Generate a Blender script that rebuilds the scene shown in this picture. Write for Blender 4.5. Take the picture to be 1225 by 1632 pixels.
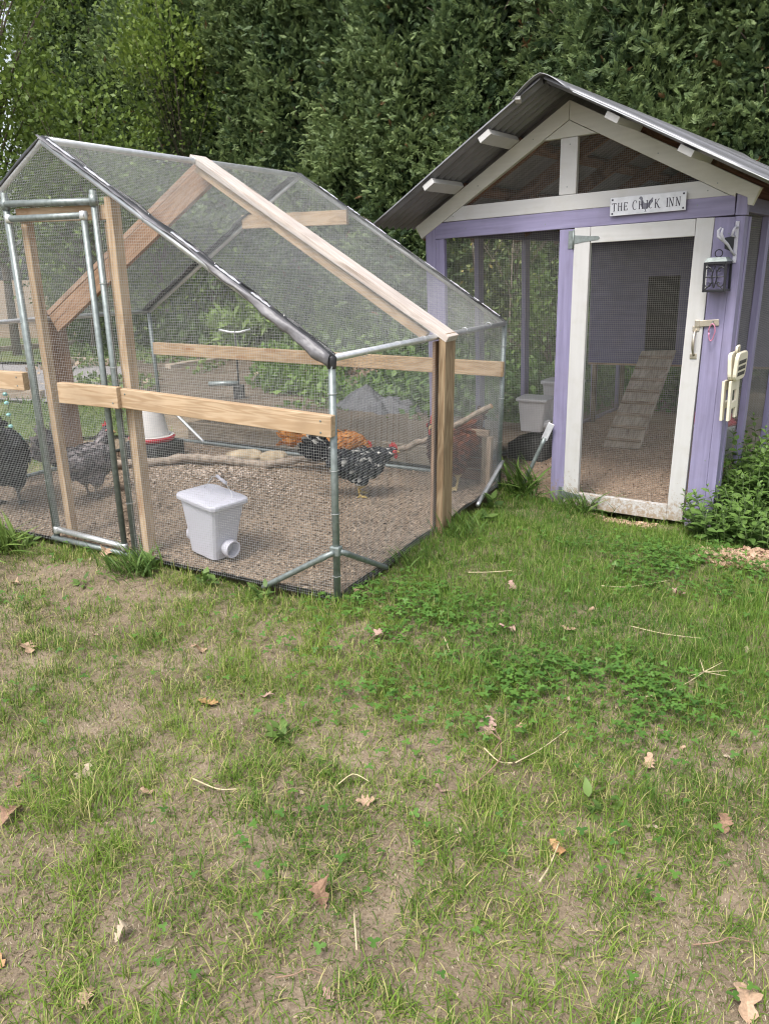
import bpy, bmesh, math, random
import numpy as np
from mathutils import Matrix, Vector, noise as mnoise
R = math.radians
rng = np.random.default_rng(7)
random.seed(7)
for o in list(bpy.data.objects):
    bpy.data.objects.remove(o)
SC = bpy.context.scene
COL = SC.collection

# ------------------------------------------------------------------ camera, sky, sun, exposure
PITCH, ROLL = .3084, -.0158
cam = bpy.data.cameras.new('camera')
camo = bpy.data.objects.new('camera', cam)
COL.objects.link(camo)
_cp, _sp, _cr, _sr = math.cos(PITCH), math.sin(PITCH), math.cos(ROLL), math.sin(ROLL)
_f = Vector((0, _cp, -_sp)); _u = Vector((0, _sp, _cp)); _r = Vector((1, 0, 0))
_r2 = _cr * _r + _sr * _u
_u2 = -_sr * _r + _cr * _u
mw = Matrix.Identity(4)
for i in range(3):
    mw[i][0], mw[i][1], mw[i][2] = _r2[i], _u2[i], -_f[i]
mw[2][3] = 1.55
camo.matrix_world = mw
cam.sensor_fit = 'VERTICAL'
cam.sensor_height = 36
cam.lens = 1257.6 / 1632 * 36
cam.clip_start = .05
cam.clip_end = 400
SC.camera = camo

SUN_EL, SUN_AZ = R(58), R(215)          # azimuth clockwise from +Y: behind and left of the camera
w = bpy.data.worlds.new('World'); SC.world = w
w.use_nodes = True
nt = w.node_tree
bg = nt.nodes['Background']
sky = nt.nodes.new('ShaderNodeTexSky')
sky.sky_type = 'NISHITA'; sky.sun_disc = False
sky.sun_elevation = SUN_EL; sky.sun_rotation = SUN_AZ
sky.air_density = 1.0; sky.dust_density = 4.0; sky.ozone_density = 1.0
hs = nt.nodes.new('ShaderNodeHueSaturation')
hs.inputs['Saturation'].default_value = .38      # a thin, even overcast
nt.links.new(sky.outputs[0], hs.inputs['Color'])
nt.links.new(hs.outputs[0], bg.inputs[0])
bg.inputs[1].default_value = .15
sun = bpy.data.lights.new('sun', 'SUN')
sun.energy = 1.35; sun.angle = R(14); sun.color = (1, .965, .91)
suno = bpy.data.objects.new('sun', sun); COL.objects.link(suno)
sd = Vector((math.sin(SUN_AZ) * math.cos(SUN_EL), math.cos(SUN_AZ) * math.cos(SUN_EL), math.sin(SUN_EL)))
suno.rotation_euler = sd.to_track_quat('Z', 'Y').to_euler()
SC.view_settings.view_transform = 'Standard'
SC.view_settings.look = 'None'
SC.view_settings.exposure = 1.0
SC.view_settings.gamma = 1
SC.view_settings.use_curve_mapping = False
SC.cycles.use_denoising = True
SC.cycles.filter_width = 1.15
SC.cycles.max_bounces = 8

# ------------------------------------------------------------------ helpers
WM = {}

def V3(a): return Vector((float(a[0]), float(a[1]), float(a[2])))

def tag(o, label=None, cat=None, group=None, kind=None):
    if label: o['label'] = label
    if cat: o['category'] = cat
    if group: o['group'] = group
    if kind: o['kind'] = kind
    return o

def link(o, parent, M):
    COL.objects.link(o)
    WM[o.name] = M.copy()
    if parent is not None:
        o.parent = parent
        o.matrix_basis = WM[parent.name].inverted() @ M
    else:
        o.matrix_basis = M
    return o

def thing(name, label, cat, loc, group=None, rz=0.0):
    o = bpy.data.objects.new(name, None)
    o.empty_display_size = .1
    link(o, None, Matrix.Translation(V3(loc)) @ Matrix.Rotation(rz, 4, 'Z'))
    return tag(o, label, cat, group)

def mesh(name, V, F, mat, smooth=False, col=None):
    """F: list of tuples, or a list of int arrays (n,3)/(n,4)"""
    V = np.asarray(V, dtype=np.float32).reshape(-1, 3)
    me = bpy.data.meshes.new(name)
    if isinstance(F, np.ndarray): F = [F]
    if len(F) and isinstance(F[0], np.ndarray):
        me.vertices.add(len(V)); me.vertices.foreach_set('co', V.ravel())
        idx = np.concatenate([f.ravel() for f in F]).astype(np.int32)
        tot = np.concatenate([np.full(len(f), f.shape[1]) for f in F]).astype(np.int32)
        st = np.concatenate([[0], np.cumsum(tot)[:-1]]).astype(np.int32)
        me.loops.add(len(idx)); me.loops.foreach_set('vertex_index', idx)
        me.polygons.add(len(tot)); me.polygons.foreach_set('loop_start', st)
        me.polygons.foreach_set('loop_total', tot)
        me.update(calc_edges=True)
    else:
        me.from_pydata([tuple(map(float, v)) for v in V], [], [tuple(int(i) for i in f) for f in F]); me.update()
    if col is not None:
        a = me.attributes.new('Col', 'FLOAT_COLOR', 'POINT')
        c = np.ones((len(V), 4), np.float32); c[:, :3] = col
        a.data.foreach_set('color', c.ravel())
    if smooth:
        me.polygons.foreach_set('use_smooth', np.ones(len(me.polygons), bool))
    if mat: me.materials.append(mat)
    return me

def add(name, V, F, mat, parent=None, M=None, smooth=False, col=None, bevel=0, kind=None):
    me = mesh(name, V, F, mat, smooth, col)
    o = bpy.data.objects.new(name, me)
    if M is None: M = WM[parent.name] if parent is not None else Matrix.Identity(4)
    link(o, parent, M)
    if bevel:
        b = o.modifiers.new('edge', 'BEVEL'); b.width = bevel; b.segments = 2; b.limit_method = 'ANGLE'
    if kind: o['kind'] = kind
    return o

def world(name, V, F, mat, parent=None, **k):
    """vertices given in world space; object origin at their centroid"""
    V = np.asarray(V, float).reshape(-1, 3)
    c = V.mean(0)
    return add(name, V - c, F, mat, parent, Matrix.Translation(V3(c)), **k)

BOXF = [(0, 3, 2, 1), (4, 5, 6, 7), (0, 1, 5, 4), (1, 2, 6, 5), (2, 3, 7, 6), (3, 0, 4, 7)]

def frame_from(x, wd):
    x = V3(x).normalized(); wd = V3(wd); wd = (wd - x * wd.dot(x)).normalized(); h = x.cross(wd)
    return x, wd, h

def mat_from(x, y, z, o):
    M = Matrix.Identity(4)
    for i in range(3): M[i][0], M[i][1], M[i][2], M[i][3] = x[i], y[i], z[i], o[i]
    return M

def bar(name, p0, p1, wd, w, h, mat, parent=None, bevel=.0025, warp=0.0):
    """a board from p0 to p1 (world): w across the direction wd, h across the third"""
    p0, p1 = V3(p0), V3(p1)
    x, y, z = frame_from(p1 - p0, wd)
    L = (p1 - p0).length
    M = mat_from(x, y, z, (p0 + p1) / 2)
    n = 6 if warp else 1
    V, F = [], []
    for i in range(n + 1):
        a = -L / 2 + L * i / n
        b = warp * math.sin(i * 1.7 + L * 9) if warp else 0
        V += [(a, -w / 2 + b, -h / 2), (a, w / 2 + b, -h / 2), (a, w / 2 + b, h / 2), (a, -w / 2 + b, h / 2)]
    F.append((3, 2, 1, 0)); e = 4 * n; F.append((e, e + 1, e + 2, e + 3))
    for i in range(n):
        a = 4 * i
        for j in range(4):
            F.append((a + j, a + (j + 1) % 4, a + 4 + (j + 1) % 4, a + 4 + j))
    o = add(name, V, F, mat, parent, M, bevel=bevel)
    fixn(o)
    return o

def fixn(o):
    bm = bmesh.new(); bm.from_mesh(o.data)
    bmesh.ops.recalc_face_normals(bm, faces=bm.faces)
    bm.to_mesh(o.data); bm.free()

def prism(name, pts, depth, xdir, mat, parent=None, bevel=.0025):
    """closed outline of world points (the front), extruded by the world vector depth"""
    pts = [V3(p) for p in pts]; d = V3(depth)
    c = sum(pts, Vector()) / len(pts) + d / 2
    z = d.normalized(); x = V3(xdir); x = (x - z * x.dot(z)).normalized(); y = z.cross(x)
    M = mat_from(x, y, z, c); Mi = M.inverted()
    n = len(pts)
    V = [Mi @ p for p in pts] + [Mi @ (p + d) for p in pts]
    F = [tuple(range(n)), tuple(range(2 * n - 1, n - 1, -1))]
    for i in range(n):
        j = (i + 1) % n; F.append((i, j, n + j, n + i))
    o = add(name, V, F, mat, parent, M, bevel=bevel); fixn(o)
    return o

def tubemesh(pts, rad, n=10, cap=True):
    pts = [V3(p) for p in pts]
    if not hasattr(rad, '__len__'): rad = [rad] * len(pts)
    V, F = [], []
    ref = None
    for i, p in enumerate(pts):
        t = (pts[min(i + 1, len(pts) - 1)] - pts[max(i - 1, 0)]).normalized()
        if ref is None:
            ref = Vector((0, 0, 1)) if abs(t.z) < .9 else Vector((1, 0, 0))
        ref = (ref - t * ref.dot(t)).normalized(); b = t.cross(ref)
        for k in range(n):
            a = 2 * math.pi * k / n
            V.append(p + (ref * math.cos(a) + b * math.sin(a)) * rad[i])
    for i in range(len(pts) - 1):
        for k in range(n):
            F.append((i * n + k, i * n + (k + 1) % n, (i + 1) * n + (k + 1) % n, (i + 1) * n + k))
    if cap:
        F.append(tuple(range(n - 1, -1, -1))); e = (len(pts) - 1) * n
        F.append(tuple(range(e, e + n)))
    return [tuple(v) for v in V], F

def tube(name, pts, rad, mat, parent=None, n=10, kind=None):
    V, F = tubemesh(pts, rad, n)
    o = world(name, V, F, mat, parent, smooth=True, kind=kind)
    return o

def join(parts):
    V, F = [], []
    for v, f in parts:
        k = len(V); V += [tuple(p) for p in v]; F += [tuple(i + k for i in q) for q in f]
    return V, F

def boxm(c, s, M=None):
    x, y, z = [q / 2 for q in s]
    V = [Vector((c[0] + a, c[1] + b, c[2] + d)) for d in (-z, z) for a, b in ((-x, -y), (x, -y), (x, y), (-x, y))]
    if M is not None: V = [M @ v for v in V]
    return [tuple(v) for v in V], BOXF

def lathe(prof, n=24):
    V, F = [], []
    for r, z in prof:
        for k in range(n):
            a = 2 * math.pi * k / n; V.append((r * math.cos(a), r * math.sin(a), z))
    m = len(prof)
    for i in range(m - 1):
        for k in range(n):
            F.append((i * n + k, i * n + (k + 1) % n, (i + 1) * n + (k + 1) % n, (i + 1) * n + k))
    F.append(tuple(range(n - 1, -1, -1))); F.append(tuple(range((m - 1) * n, m * n)))
    return V, F

# numpy value noise
_perm = rng.random((256, 256))
def vnoise(x, y, s=1.0, seed=0):
    x = np.asarray(x, float) * s + 17.3 * seed + 100; y = np.asarray(y, float) * s + 9.1 * seed + 100
    xi, yi = np.floor(x).astype(int), np.floor(y).astype(int)
    fx, fy = x - xi, y - yi
    fx = fx * fx * (3 - 2 * fx); fy = fy * fy * (3 - 2 * fy)
    g = lambda a, b: _perm[a % 256, b % 256]
    return (g(xi, yi) * (1 - fx) + g(xi + 1, yi) * fx) * (1 - fy) + (g(xi, yi + 1) * (1 - fx) + g(xi + 1, yi + 1) * fx) * fy
def fbm(x, y, s=1.0, oct=4, seed=0):
    t, a, n = 0, 1, 0
    for i in range(oct):
        t = t + a * vnoise(x, y, s * 2 ** i, seed + i * 3); n += a; a *= .5
    return t / n
def sstep(a, b, x):
    t = np.clip((np.asarray(x, float) - a) / (b - a), 0, 1); return t * t * (3 - 2 * t)

def rotz(a):
    c, s = np.cos(a), np.sin(a); o = np.zeros_like(a); i = np.ones_like(a)
    return np.stack([np.stack([c, -s, o], -1), np.stack([s, c, o], -1), np.stack([o, o, i], -1)], -2)
def rotx(a):
    c, s = np.cos(a), np.sin(a); o = np.zeros_like(a); i = np.ones_like(a)
    return np.stack([np.stack([i, o, o], -1), np.stack([o, c, -s], -1), np.stack([o, s, c], -1)], -2)
def roty(a):
    c, s = np.cos(a), np.sin(a); o = np.zeros_like(a); i = np.ones_like(a)
    return np.stack([np.stack([c, o, s], -1), np.stack([o, i, o], -1), np.stack([-s, o, c], -1)], -2)
def basis(y, roll):
    """rotation whose local +Y is y, rolled about it"""
    y = y / np.linalg.norm(y, axis=1, keepdims=True)
    up = np.tile([0, 0, 1.0], (len(y), 1)); up[np.abs(y[:, 2]) > .95] = [1, 0, 0]
    x = np.cross(y, up); x /= np.linalg.norm(x, axis=1, keepdims=True); z = np.cross(x, y)
    B = np.stack([x, y, z], -1)
    return B @ roty(roll)

def scatter(TV, TF, pos, Rm, sc, col, tip=None):
    TV = np.asarray(TV, float); TF = np.asarray(TF, int)
    N = len(pos); sc = np.asarray(sc, float)
    if sc.ndim == 1: sc = np.repeat(sc[:, None], 3, 1)
    V = np.einsum('nij,nvj->nvi', Rm, TV[None] * sc[:, None, :]) + pos[:, None, :]
    F = TF[None] + (np.arange(N) * len(TV))[:, None, None]
    C = np.repeat(np.asarray(col, float)[:, None, :], len(TV), 1)
    if tip is not None:
        m = np.clip(TV[:, 1], 0, 1)[None, :, None]; C = C * (1 - m) + np.asarray(tip)[:, None, :] * m
    return V.reshape(-1, 3), F.reshape(-1, TF.shape[1]), C.reshape(-1, 3)

def merge(L):
    V, F, C, k = [], [], [], 0
    for v, f, c in L:
        V.append(v); F.append(f + k); C.append(c); k += len(v)
    return np.concatenate(V), np.concatenate(F), np.concatenate(C)

# ------------------------------------------------------------------ materials
def nmat(name, rough=.6, metal=0.0, spec=.5):
    m = bpy.data.materials.new(name); m.use_nodes = True
    n = m.node_tree; b = n.nodes['Principled BSDF']
    b.inputs['Roughness'].default_value = rough; b.inputs['Metallic'].default_value = metal
    b.inputs['Specular IOR Level'].default_value = spec
    return m, n, b

def N(n, t, **kw):
    x = n.nodes.new(t)
    for k, v in kw.items():
        if k in x.inputs: x.inputs[k].default_value = v
        else: setattr(x, k, v)
    return x

def ramp(n, fac, stops):
    r = n.nodes.new('ShaderNodeValToRGB')
    e = r.color_ramp.elements
    while len(e) < len(stops): e.new(.5)
    for i, (p, c) in enumerate(stops):
        e[i].position = p; e[i].color = (*c, 1) if len(c) == 3 else c
    n.links.new(fac, r.inputs[0]); return r

def coords(n, scale, kind='Object', rand=True):
    tc = n.nodes.new('ShaderNodeTexCoord'); mp = n.nodes.new('ShaderNodeMapping')
    mp.inputs['Scale'].default_value = scale
    n.links.new(tc.outputs[kind], mp.inputs[0])
    if rand:
        oi = n.nodes.new('ShaderNodeObjectInfo'); ml = n.nodes.new('ShaderNodeMath'); ml.operation = 'MULTIPLY'
        ml.inputs[1].default_value = 37.0
        cb = n.nodes.new('ShaderNodeCombineXYZ')
        n.links.new(oi.outputs['Random'], ml.inputs[0])
        for i in range(3): n.links.new(ml.outputs[0], cb.inputs[i])
        n.links.new(cb.outputs[0], mp.inputs['Location'])
    return mp

def mixc(n, fac, a, b, blend='MIX'):
    x = n.nodes.new('ShaderNodeMix'); x.data_type = 'RGBA'; x.blend_type = blend
    for s, v in ((x.inputs[0], fac), (x.inputs[6], a), (x.inputs[7], b)):
        if hasattr(v, 'links'): n.links.new(v, s)
        elif isinstance(v, (int, float)): s.default_value = v
        else: s.default_value = (*v, 1)
    return x.outputs[2]

def bump(n, b, h, strength=.3, dist=.004):
    x = n.nodes.new('ShaderNodeBump'); x.inputs['Strength'].default_value = strength; x.inputs['Distance'].default_value = dist
    n.links.new(h, x.inputs['Height']); n.links.new(x.outputs[0], b.inputs['Normal'])

def wood(name, lo, hi, knot, rough=.75, grain=1.0, stain=.25):
    m, n, b = nmat(name, rough)
    mp = coords(n, (1.3, 13 * grain, 13 * grain))
    no = N(n, 'ShaderNodeTexNoise', Scale=1.6, Detail=2.0, Distortion=.6); n.links.new(mp.outputs[0], no.inputs[0])
    ml = N(n, 'ShaderNodeMath', operation='MULTIPLY'); ml.inputs[1].default_value = 34
    n.links.new(no.outputs[0], ml.inputs[0])
    sn = N(n, 'ShaderNodeMath', operation='SINE'); n.links.new(ml.outputs[0], sn.inputs[0])
    ad = N(n, 'ShaderNodeMath', operation='MULTIPLY_ADD'); ad.inputs[1].default_value = .5; ad.inputs[2].default_value = .5
    n.links.new(sn.outputs[0], ad.inputs[0])
    mp2 = coords(n, (4, 160, 160)); fi = N(n, 'ShaderNodeTexNoise', Scale=1.0, Detail=3.0); n.links.new(mp2.outputs[0], fi.inputs[0])
    g = mixc(n, .45, ad.outputs[0], fi.outputs[0])
    c = ramp(n, g, [(.15, hi), (.75, lo)])
    mp3 = coords(n, (2.4, 8, .4)); vo = N(n, 'ShaderNodeTexVoronoi', Scale=1.0); n.links.new(mp3.outputs[0], vo.inputs[0])
    k = ramp(n, vo.outputs['Distance'], [(.07, (1, 1, 1)), (.10, (.35, .35, .35)), (.13, (.7, .7, .7)), (.2, (0, 0, 0))])
    cc = mixc(n, k.outputs[0], c.outputs[0], knot)
    mp4 = coords(n, (2.5, 2.5, 2.5)); st = N(n, 'ShaderNodeTexNoise', Scale=2.0, Detail=4.0); n.links.new(mp4.outputs[0], st.inputs[0])
    s2 = ramp(n, st.outputs[0], [(.4, (1, 1, 1)), (.75, (1 - stain, 1 - stain * 1.05, 1 - stain * 1.1))])
    cc = mixc(n, 1.0, cc, s2.outputs[0], 'MULTIPLY')
    mp5 = coords(n, (1.1, 26, 26)); ck = N(n, 'ShaderNodeTexNoise', Scale=1.3, Detail=5.0, Distortion=.3); n.links.new(mp5.outputs[0], ck.inputs[0])
    ckr = ramp(n, ck.outputs[0], [(.66, (1, 1, 1)), (.72, (.62, .58, .54))])
    cc = mixc(n, 1.0, cc, ckr.outputs[0], 'MULTIPLY')
    n.links.new(cc, b.inputs['Base Color'])
    bump(n, b, g, .25, .002)
    return m

def paint(name, c, rough=.55, var=.08, dirt=None):
    m, n, b = nmat(name, rough, spec=.35)
    mp = coords(n, (2, 30, 30)); no = N(n, 'ShaderNodeTexNoise', Scale=1.5, Detail=5.0); n.links.new(mp.outputs[0], no.inputs[0])
    r = ramp(n, no.outputs[0], [(.3, tuple(x * (1 - var) for x in c)), (.7, tuple(min(1, x * (1 + var * .5)) for x in c))])
    out = r.outputs[0]
    mp2 = coords(n, (5, 5, 5), rand=True); n2 = N(n, 'ShaderNodeTexNoise', Scale=2.0, Detail=6.0); n.links.new(mp2.outputs[0], n2.inputs[0])
    s = ramp(n, n2.outputs[0], [(.5, (1, 1, 1)), (.8, (.91, .90, .86))])
    out = mixc(n, 1.0, out, s.outputs[0], 'MULTIPLY')
    if dirt:      # mud splashes and scuffs, denser low on the board where rain throws soil up
        ge = n.nodes.new('ShaderNodeNewGeometry'); sx = n.nodes.new('ShaderNodeSeparateXYZ'); n.links.new(ge.outputs['Position'], sx.inputs[0])
        n3 = N(n, 'ShaderNodeTexNoise', Scale=38.0, Detail=6.0, Roughness=.75); n.links.new(ge.outputs['Position'], n3.inputs[0])
        mr = N(n, 'ShaderNodeMapRange'); mr.inputs[1].default_value = -.12; mr.inputs[2].default_value = .32; mr.inputs[3].default_value = .20; mr.inputs[4].default_value = -.16
        n.links.new(sx.outputs[2], mr.inputs[0])
        sm = N(n, 'ShaderNodeMath', operation='ADD'); n.links.new(n3.outputs[0], sm.inputs[0]); n.links.new(mr.outputs[0], sm.inputs[1])
        k = ramp(n, sm.outputs[0], [(.58, (0, 0, 0)), (.72, (1, 1, 1))])
        out = mixc(n, k.outputs[0], out, dirt)
    n.links.new(out, b.inputs['Base Color'])
    bump(n, b, no.outputs[0], .5, .003)
    return m

def simple(name, c, rough=.5, metal=0.0, var=.12, scale=12, bmp=0.0, spec=.5):
    m, n, b = nmat(name, rough, metal, spec)
    mp = coords(n, (1, 1, 1)); no = N(n, 'ShaderNodeTexNoise', Scale=scale, Detail=5.0); n.links.new(mp.outputs[0], no.inputs[0])
    r = ramp(n, no.outputs[0], [(.3, tuple(x * (1 - var) for x in c)), (.7, tuple(min(1, x * (1 + var)) for x in c))])
    n.links.new(r.outputs[0], b.inputs['Base Color'])
    if bmp: bump(n, b, no.outputs[0], bmp, .01)
    return m

def attr_mat(name, rough=.6, trans=0.0, spec=.3):
    m, n, b = nmat(name, rough, spec=spec)
    a = n.nodes.new('ShaderNodeAttribute'); a.attribute_name = 'Col'
    n.links.new(a.outputs['Color'], b.inputs['Base Color'])
    if trans:
        t = n.nodes.new('ShaderNodeBsdfTranslucent'); mx = n.nodes.new('ShaderNodeMixShader'); mx.inputs[0].default_value = trans
        n.links.new(a.outputs['Color'], t.inputs[0])
        n.links.new(b.outputs[0], mx.inputs[1]); n.links.new(t.outputs[0], mx.inputs[2])
        n.links.new(mx.outputs[0], n.nodes['Material Output'].inputs[0])
    return m

M = {}
M['pine'] = wood('pine', (.40, .275, .165), (.52, .385, .255), (.33, .18, .09))
M['pine_red'] = wood('pine_red', (.26, .155, .095), (.37, .235, .15), (.16, .08, .05))
M['pine_grey'] = wood('pine_grey', (.50, .43, .385), (.61, .55, .51), (.36, .26, .21), stain=.2)
M['post'] = wood('post_wood', (.255, .17, .095), (.41, .30, .185), (.20, .12, .07), stain=.35)
M['old'] = wood('old_wood', (.25, .18, .125), (.38, .29, .21), (.14, .09, .06), stain=.4)
M['ramp'] = wood('ramp_wood', (.28, .225, .17), (.40, .335, .265), (.19, .14, .10), stain=.35)
M['brown'] = wood('brown_rafter', (.13, .065, .04), (.23, .125, .08), (.07, .04, .03))
M['timber'] = wood('landscape_timber', (.15, .115, .08), (.27, .22, .16), (.10, .07, .05), stain=.4)
M['white'] = paint('white_paint', (.51, .505, .50), .5, .04, dirt=(.34, .27, .2))
M['cream'] = paint('cream_paint', (.52, .51, .455), .5, .06)
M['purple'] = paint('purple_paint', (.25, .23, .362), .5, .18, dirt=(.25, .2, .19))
M['purple_dark'] = paint('purple_dark_paint', (.14, .13, .21), .6, .14)  # darker tone of the coop purple
M['galv'] = simple('galvanised_steel', (.225, .255, .25), .47, .55, .22, 40)
M['galv_bright'] = simple('bright_steel', (.62, .63, .64), .38, .7, .12, 30)
M['wire'] = simple('wire_steel', (.43, .445, .445), .5, .0, .10, 9)
M['wire_dark'] = simple('wire_coop', (.34, .34, .325), .5, .0, .12, 9)
M['tape'] = simple('black_tape', (.024, .024, .027), .5, 0, .3, 30, .5, .6)
M['tape_sheen'] = simple('sheen_film', (.15, .145, .155), .45, 0, .2, 30, .5, .6)  # black plastic lightened: the sky's sheen is painted into the base colour
M['tape_silver'] = simple('silver_tape', (.50, .51, .56), .38, 0, .15, 25, .3)
M['roof'] = simple('corrugated_sheet', (.20, .20, .215), .34, .2, .2, 6, 0, .6)
M['plastic_white'] = simple('white_plastic', (.50, .495, .56), .38, 0, .04, 5)
M['plastic_grey'] = simple('pale_plastic', (.50, .49, .50), .45, 0, .07, 5)
M['plastic_cream'] = simple('cream_plastic', (.68, .63, .50), .45, 0, .08, 7)
M['plastic_red'] = simple('red_plastic', (.42, .03, .045), .4, 0, .12, 8)
M['plastic_trans'] = simple('milky_plastic', (.62, .60, .58), .35, 0, .06, 7)
M['black'] = simple('black_metal', (.02, .02, .024), .45, .3, .25, 20)
M['dark'] = simple('dark_matte', (.03, .03, .03), .7, 0, .2, 20)
M['brass'] = simple('satin_nickel', (.55, .50, .42), .35, .85, .1, 20)
M['pink'] = simple('pink_metal', (.62, .25, .38), .35, .6, .1, 20)
M['ink'] = simple('ink', (.035, .03, .05), .6, 0, .2, 60)
M['ink_grey'] = simple('emblem_grey', (.17, .17, .21), .6, 0, .25, 70)
M['sign'] = simple('sign_board', (.60, .61, .65), .5, .1, .10, 25)
M['bark'] = simple('bark', (.16, .13, .10), .9, 0, .4, 40, .8)
M['log'] = simple('log_bark', (.26, .21, .165), .9, 0, .4, 30, .9)
M['rock'] = simple('rock', (.35, .28, .19), .9, 0, .3, 14, .8)
M['tarp'] = simple('grey_cloth', (.075, .075, .082), .7, 0, .15, 8, .4)
M['turq'] = simple('turquoise_glass', (.30, .62, .58), .15, .1, .3, 30, 0, .8)
M['path'] = simple('path_fabric', (.25, .235, .235), .9, 0, .18, 15, .5)
M['comb'] = simple('red_comb', (.45, .035, .04), .55, 0, .2, 50)
M['beak'] = simple('beak_horn', (.42, .30, .14), .5, 0, .15, 40)
M['eye'] = simple('eye_dark', (.02, .01, .008), .15, 0, .1, 40)
M['grass'] = attr_mat('grass_blades', .55, .3)
M['leaf'] = attr_mat('leaf_green', .5, .28, .35)
M['hedge'] = attr_mat('hedge_foliage', .55, .34, .35)
M['dry'] = attr_mat('dry_plant', .8, .1, .2)
M['chip'] = attr_mat('wood_chips', .85, 0, .2)

def soilmat(name, stops, scale=3.0, fine=120, bm=.6):
    m, n, b = nmat(name, .95, spec=.15)
    ge = n.nodes.new('ShaderNodeNewGeometry')
    a = N(n, 'ShaderNodeTexNoise', Scale=scale, Detail=7.0, Roughness=.65); n.links.new(ge.outputs['Position'], a.inputs[0])
    f = N(n, 'ShaderNodeTexNoise', Scale=fine, Detail=5.0, Roughness=.7); n.links.new(ge.outputs['Position'], f.inputs[0])
    x = mixc(n, .5, a.outputs[0], f.outputs[0])
    r = ramp(n, x, stops); n.links.new(r.outputs[0], b.inputs['Base Color'])
    bump(n, b, f.outputs[0], bm, .012)
    return m
M['soil'] = soilmat('lawn_soil', [(.34, (.125, .092, .063)), (.5, (.225, .175, .122)), (.66, (.33, .262, .19))])
M['bedding'] = soilmat('pen_bedding', [(.36, (.13, .098, .072)), (.5, (.24, .18, .13)), (.64, (.335, .26, .19))], 2.2, 70)
M['shavings'] = soilmat('coop_bedding', [(.36, (.20, .135, .092)), (.5, (.35, .25, .175)), (.64, (.45, .335, .24))], 2.5, 80)
M['garden'] = soilmat('garden_soil', [(.36, (.07, .055, .042)), (.5, (.12, .095, .07)), (.64, (.19, .155, .12))], 2.0, 50)
M['farlawn'] = soilmat('far_lawn', [(.36, (.06, .085, .03)), (.5, (.11, .14, .05)), (.66, (.20, .19, .10))], 1.2, 40)

# ------------------------------------------------------------------ the two building frames
PA = np.array([-.2249, 3.3713, .05])
PU = np.array([-.88689, .46184, .0114]); PV = np.array([.46187, .88695, -.002]); PK = np.array([.01103, -.00349, .99993])
PW, PL, PHE, PHR = 3.0687, 2.218, 1.1103, 2.055
def Q(s, t, z):
    return PA + (s + .0364 * (z - .5) * s / PW) * PU + t * PV + z * PK
CA = np.array([2.0843, 4.7777, -.0785])
CU = np.array([-.79996, .59897, -.03608]); CV = np.array([.59935, .80047, -.0057]); CK = np.array([-.02546, .02618, .99933])
CW = 2.1345
def K(s, t, z):
    return CA + (s - .0368 * (z - .8) * (1 - s / CW)) * CU + t * CV + z * CK

_cp3 = np.array([(-.22, 3.37, .035), (.8, 5.33, .035), (-2.95, 4.79, .06), (-1.93, 6.76, .06), (.28, 4.35, .035), (-1.6, 4.08, .045),
                 (2.07, 4.8, -.135), (1.62, 5.12, -.155), (1.19, 5.45, -.17), (.33, 6.1, -.18), (4.4, 8.0, -.12), (2.8, 9.3, -.16), (3.3, 6.4, -.11), (1.5, 7.7, -.17), (.9, 5.2, -.07),
                 (0, .5, 0), (-1.5, .8, 0), (1.5, .8, 0), (0, 1.6, 0), (-1, 2, 0), (1, 2, 0), (0, 2.5, 0), (-2.2, 3, .02), (2, 3, -.02), (.7, 3.2, 0), (1.6, 3.8, -.04),
                 (-5, 6, 0), (5, 4, -.05), (-3, 9, 0), (-1, 9.3, 0), (1.2, 9.2, -.03), (-5, 13, 0), (0, 14, 0), (6, 9, -.05), (-10, 18, 0), (8, 4, 0), (-8, 5, 0)])
def gz(x, y, rough=True):
    x = np.asarray(x, float); y = np.asarray(y, float)
    num = 0; den = 0
    for cx, cy, cz in _cp3:
        wgt = 1 / (((x - cx) ** 2 + (y - cy) ** 2) + .02) ** 1.6
        num = num + wgt * cz; den = den + wgt
    z = num / den
    z = z * sstep(60, 25, np.hypot(x, y))
    if rough:
        z = z + (fbm(x, y, 2.2, 3, 1) - .5) * .035 + (fbm(x, y, 9, 2, 5) - .5) * .018
        s, t = pen_st(x, y); ins = sstep(-.02, .1, np.minimum(np.minimum(s, PW - s), np.minimum(t, PL - t)))
        s2, t2 = coop_st(x, y); ins2 = sstep(-.02, .1, np.minimum(np.minimum(s2, CW - s2), np.minimum(t2, 4.0 - t2)))
        z = z - .08 * ins - .10 * ins2
    return z
_Mp = np.linalg.inv(np.stack([PU, PV, PK], 1)); _Mc = np.linalg.inv(np.stack([CU, CV, CK], 1))
def pen_st(x, y):
    d = np.stack([np.asarray(x, float) - PA[0], np.asarray(y, float) - PA[1], np.zeros_like(np.asarray(x, float))], -1) @ _Mp.T
    return d[..., 0], d[..., 1]
def coop_st(x, y):
    d = np.stack([np.asarray(x, float) - CA[0], np.asarray(y, float) - CA[1], np.zeros_like(np.asarray(x, float))], -1) @ _Mc.T
    return d[..., 0], d[..., 1]
def G(x, y, dz=0.0):
    return np.array([x, y, float(gz(np.array([x]), np.array([y]))[0]) + dz])

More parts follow.
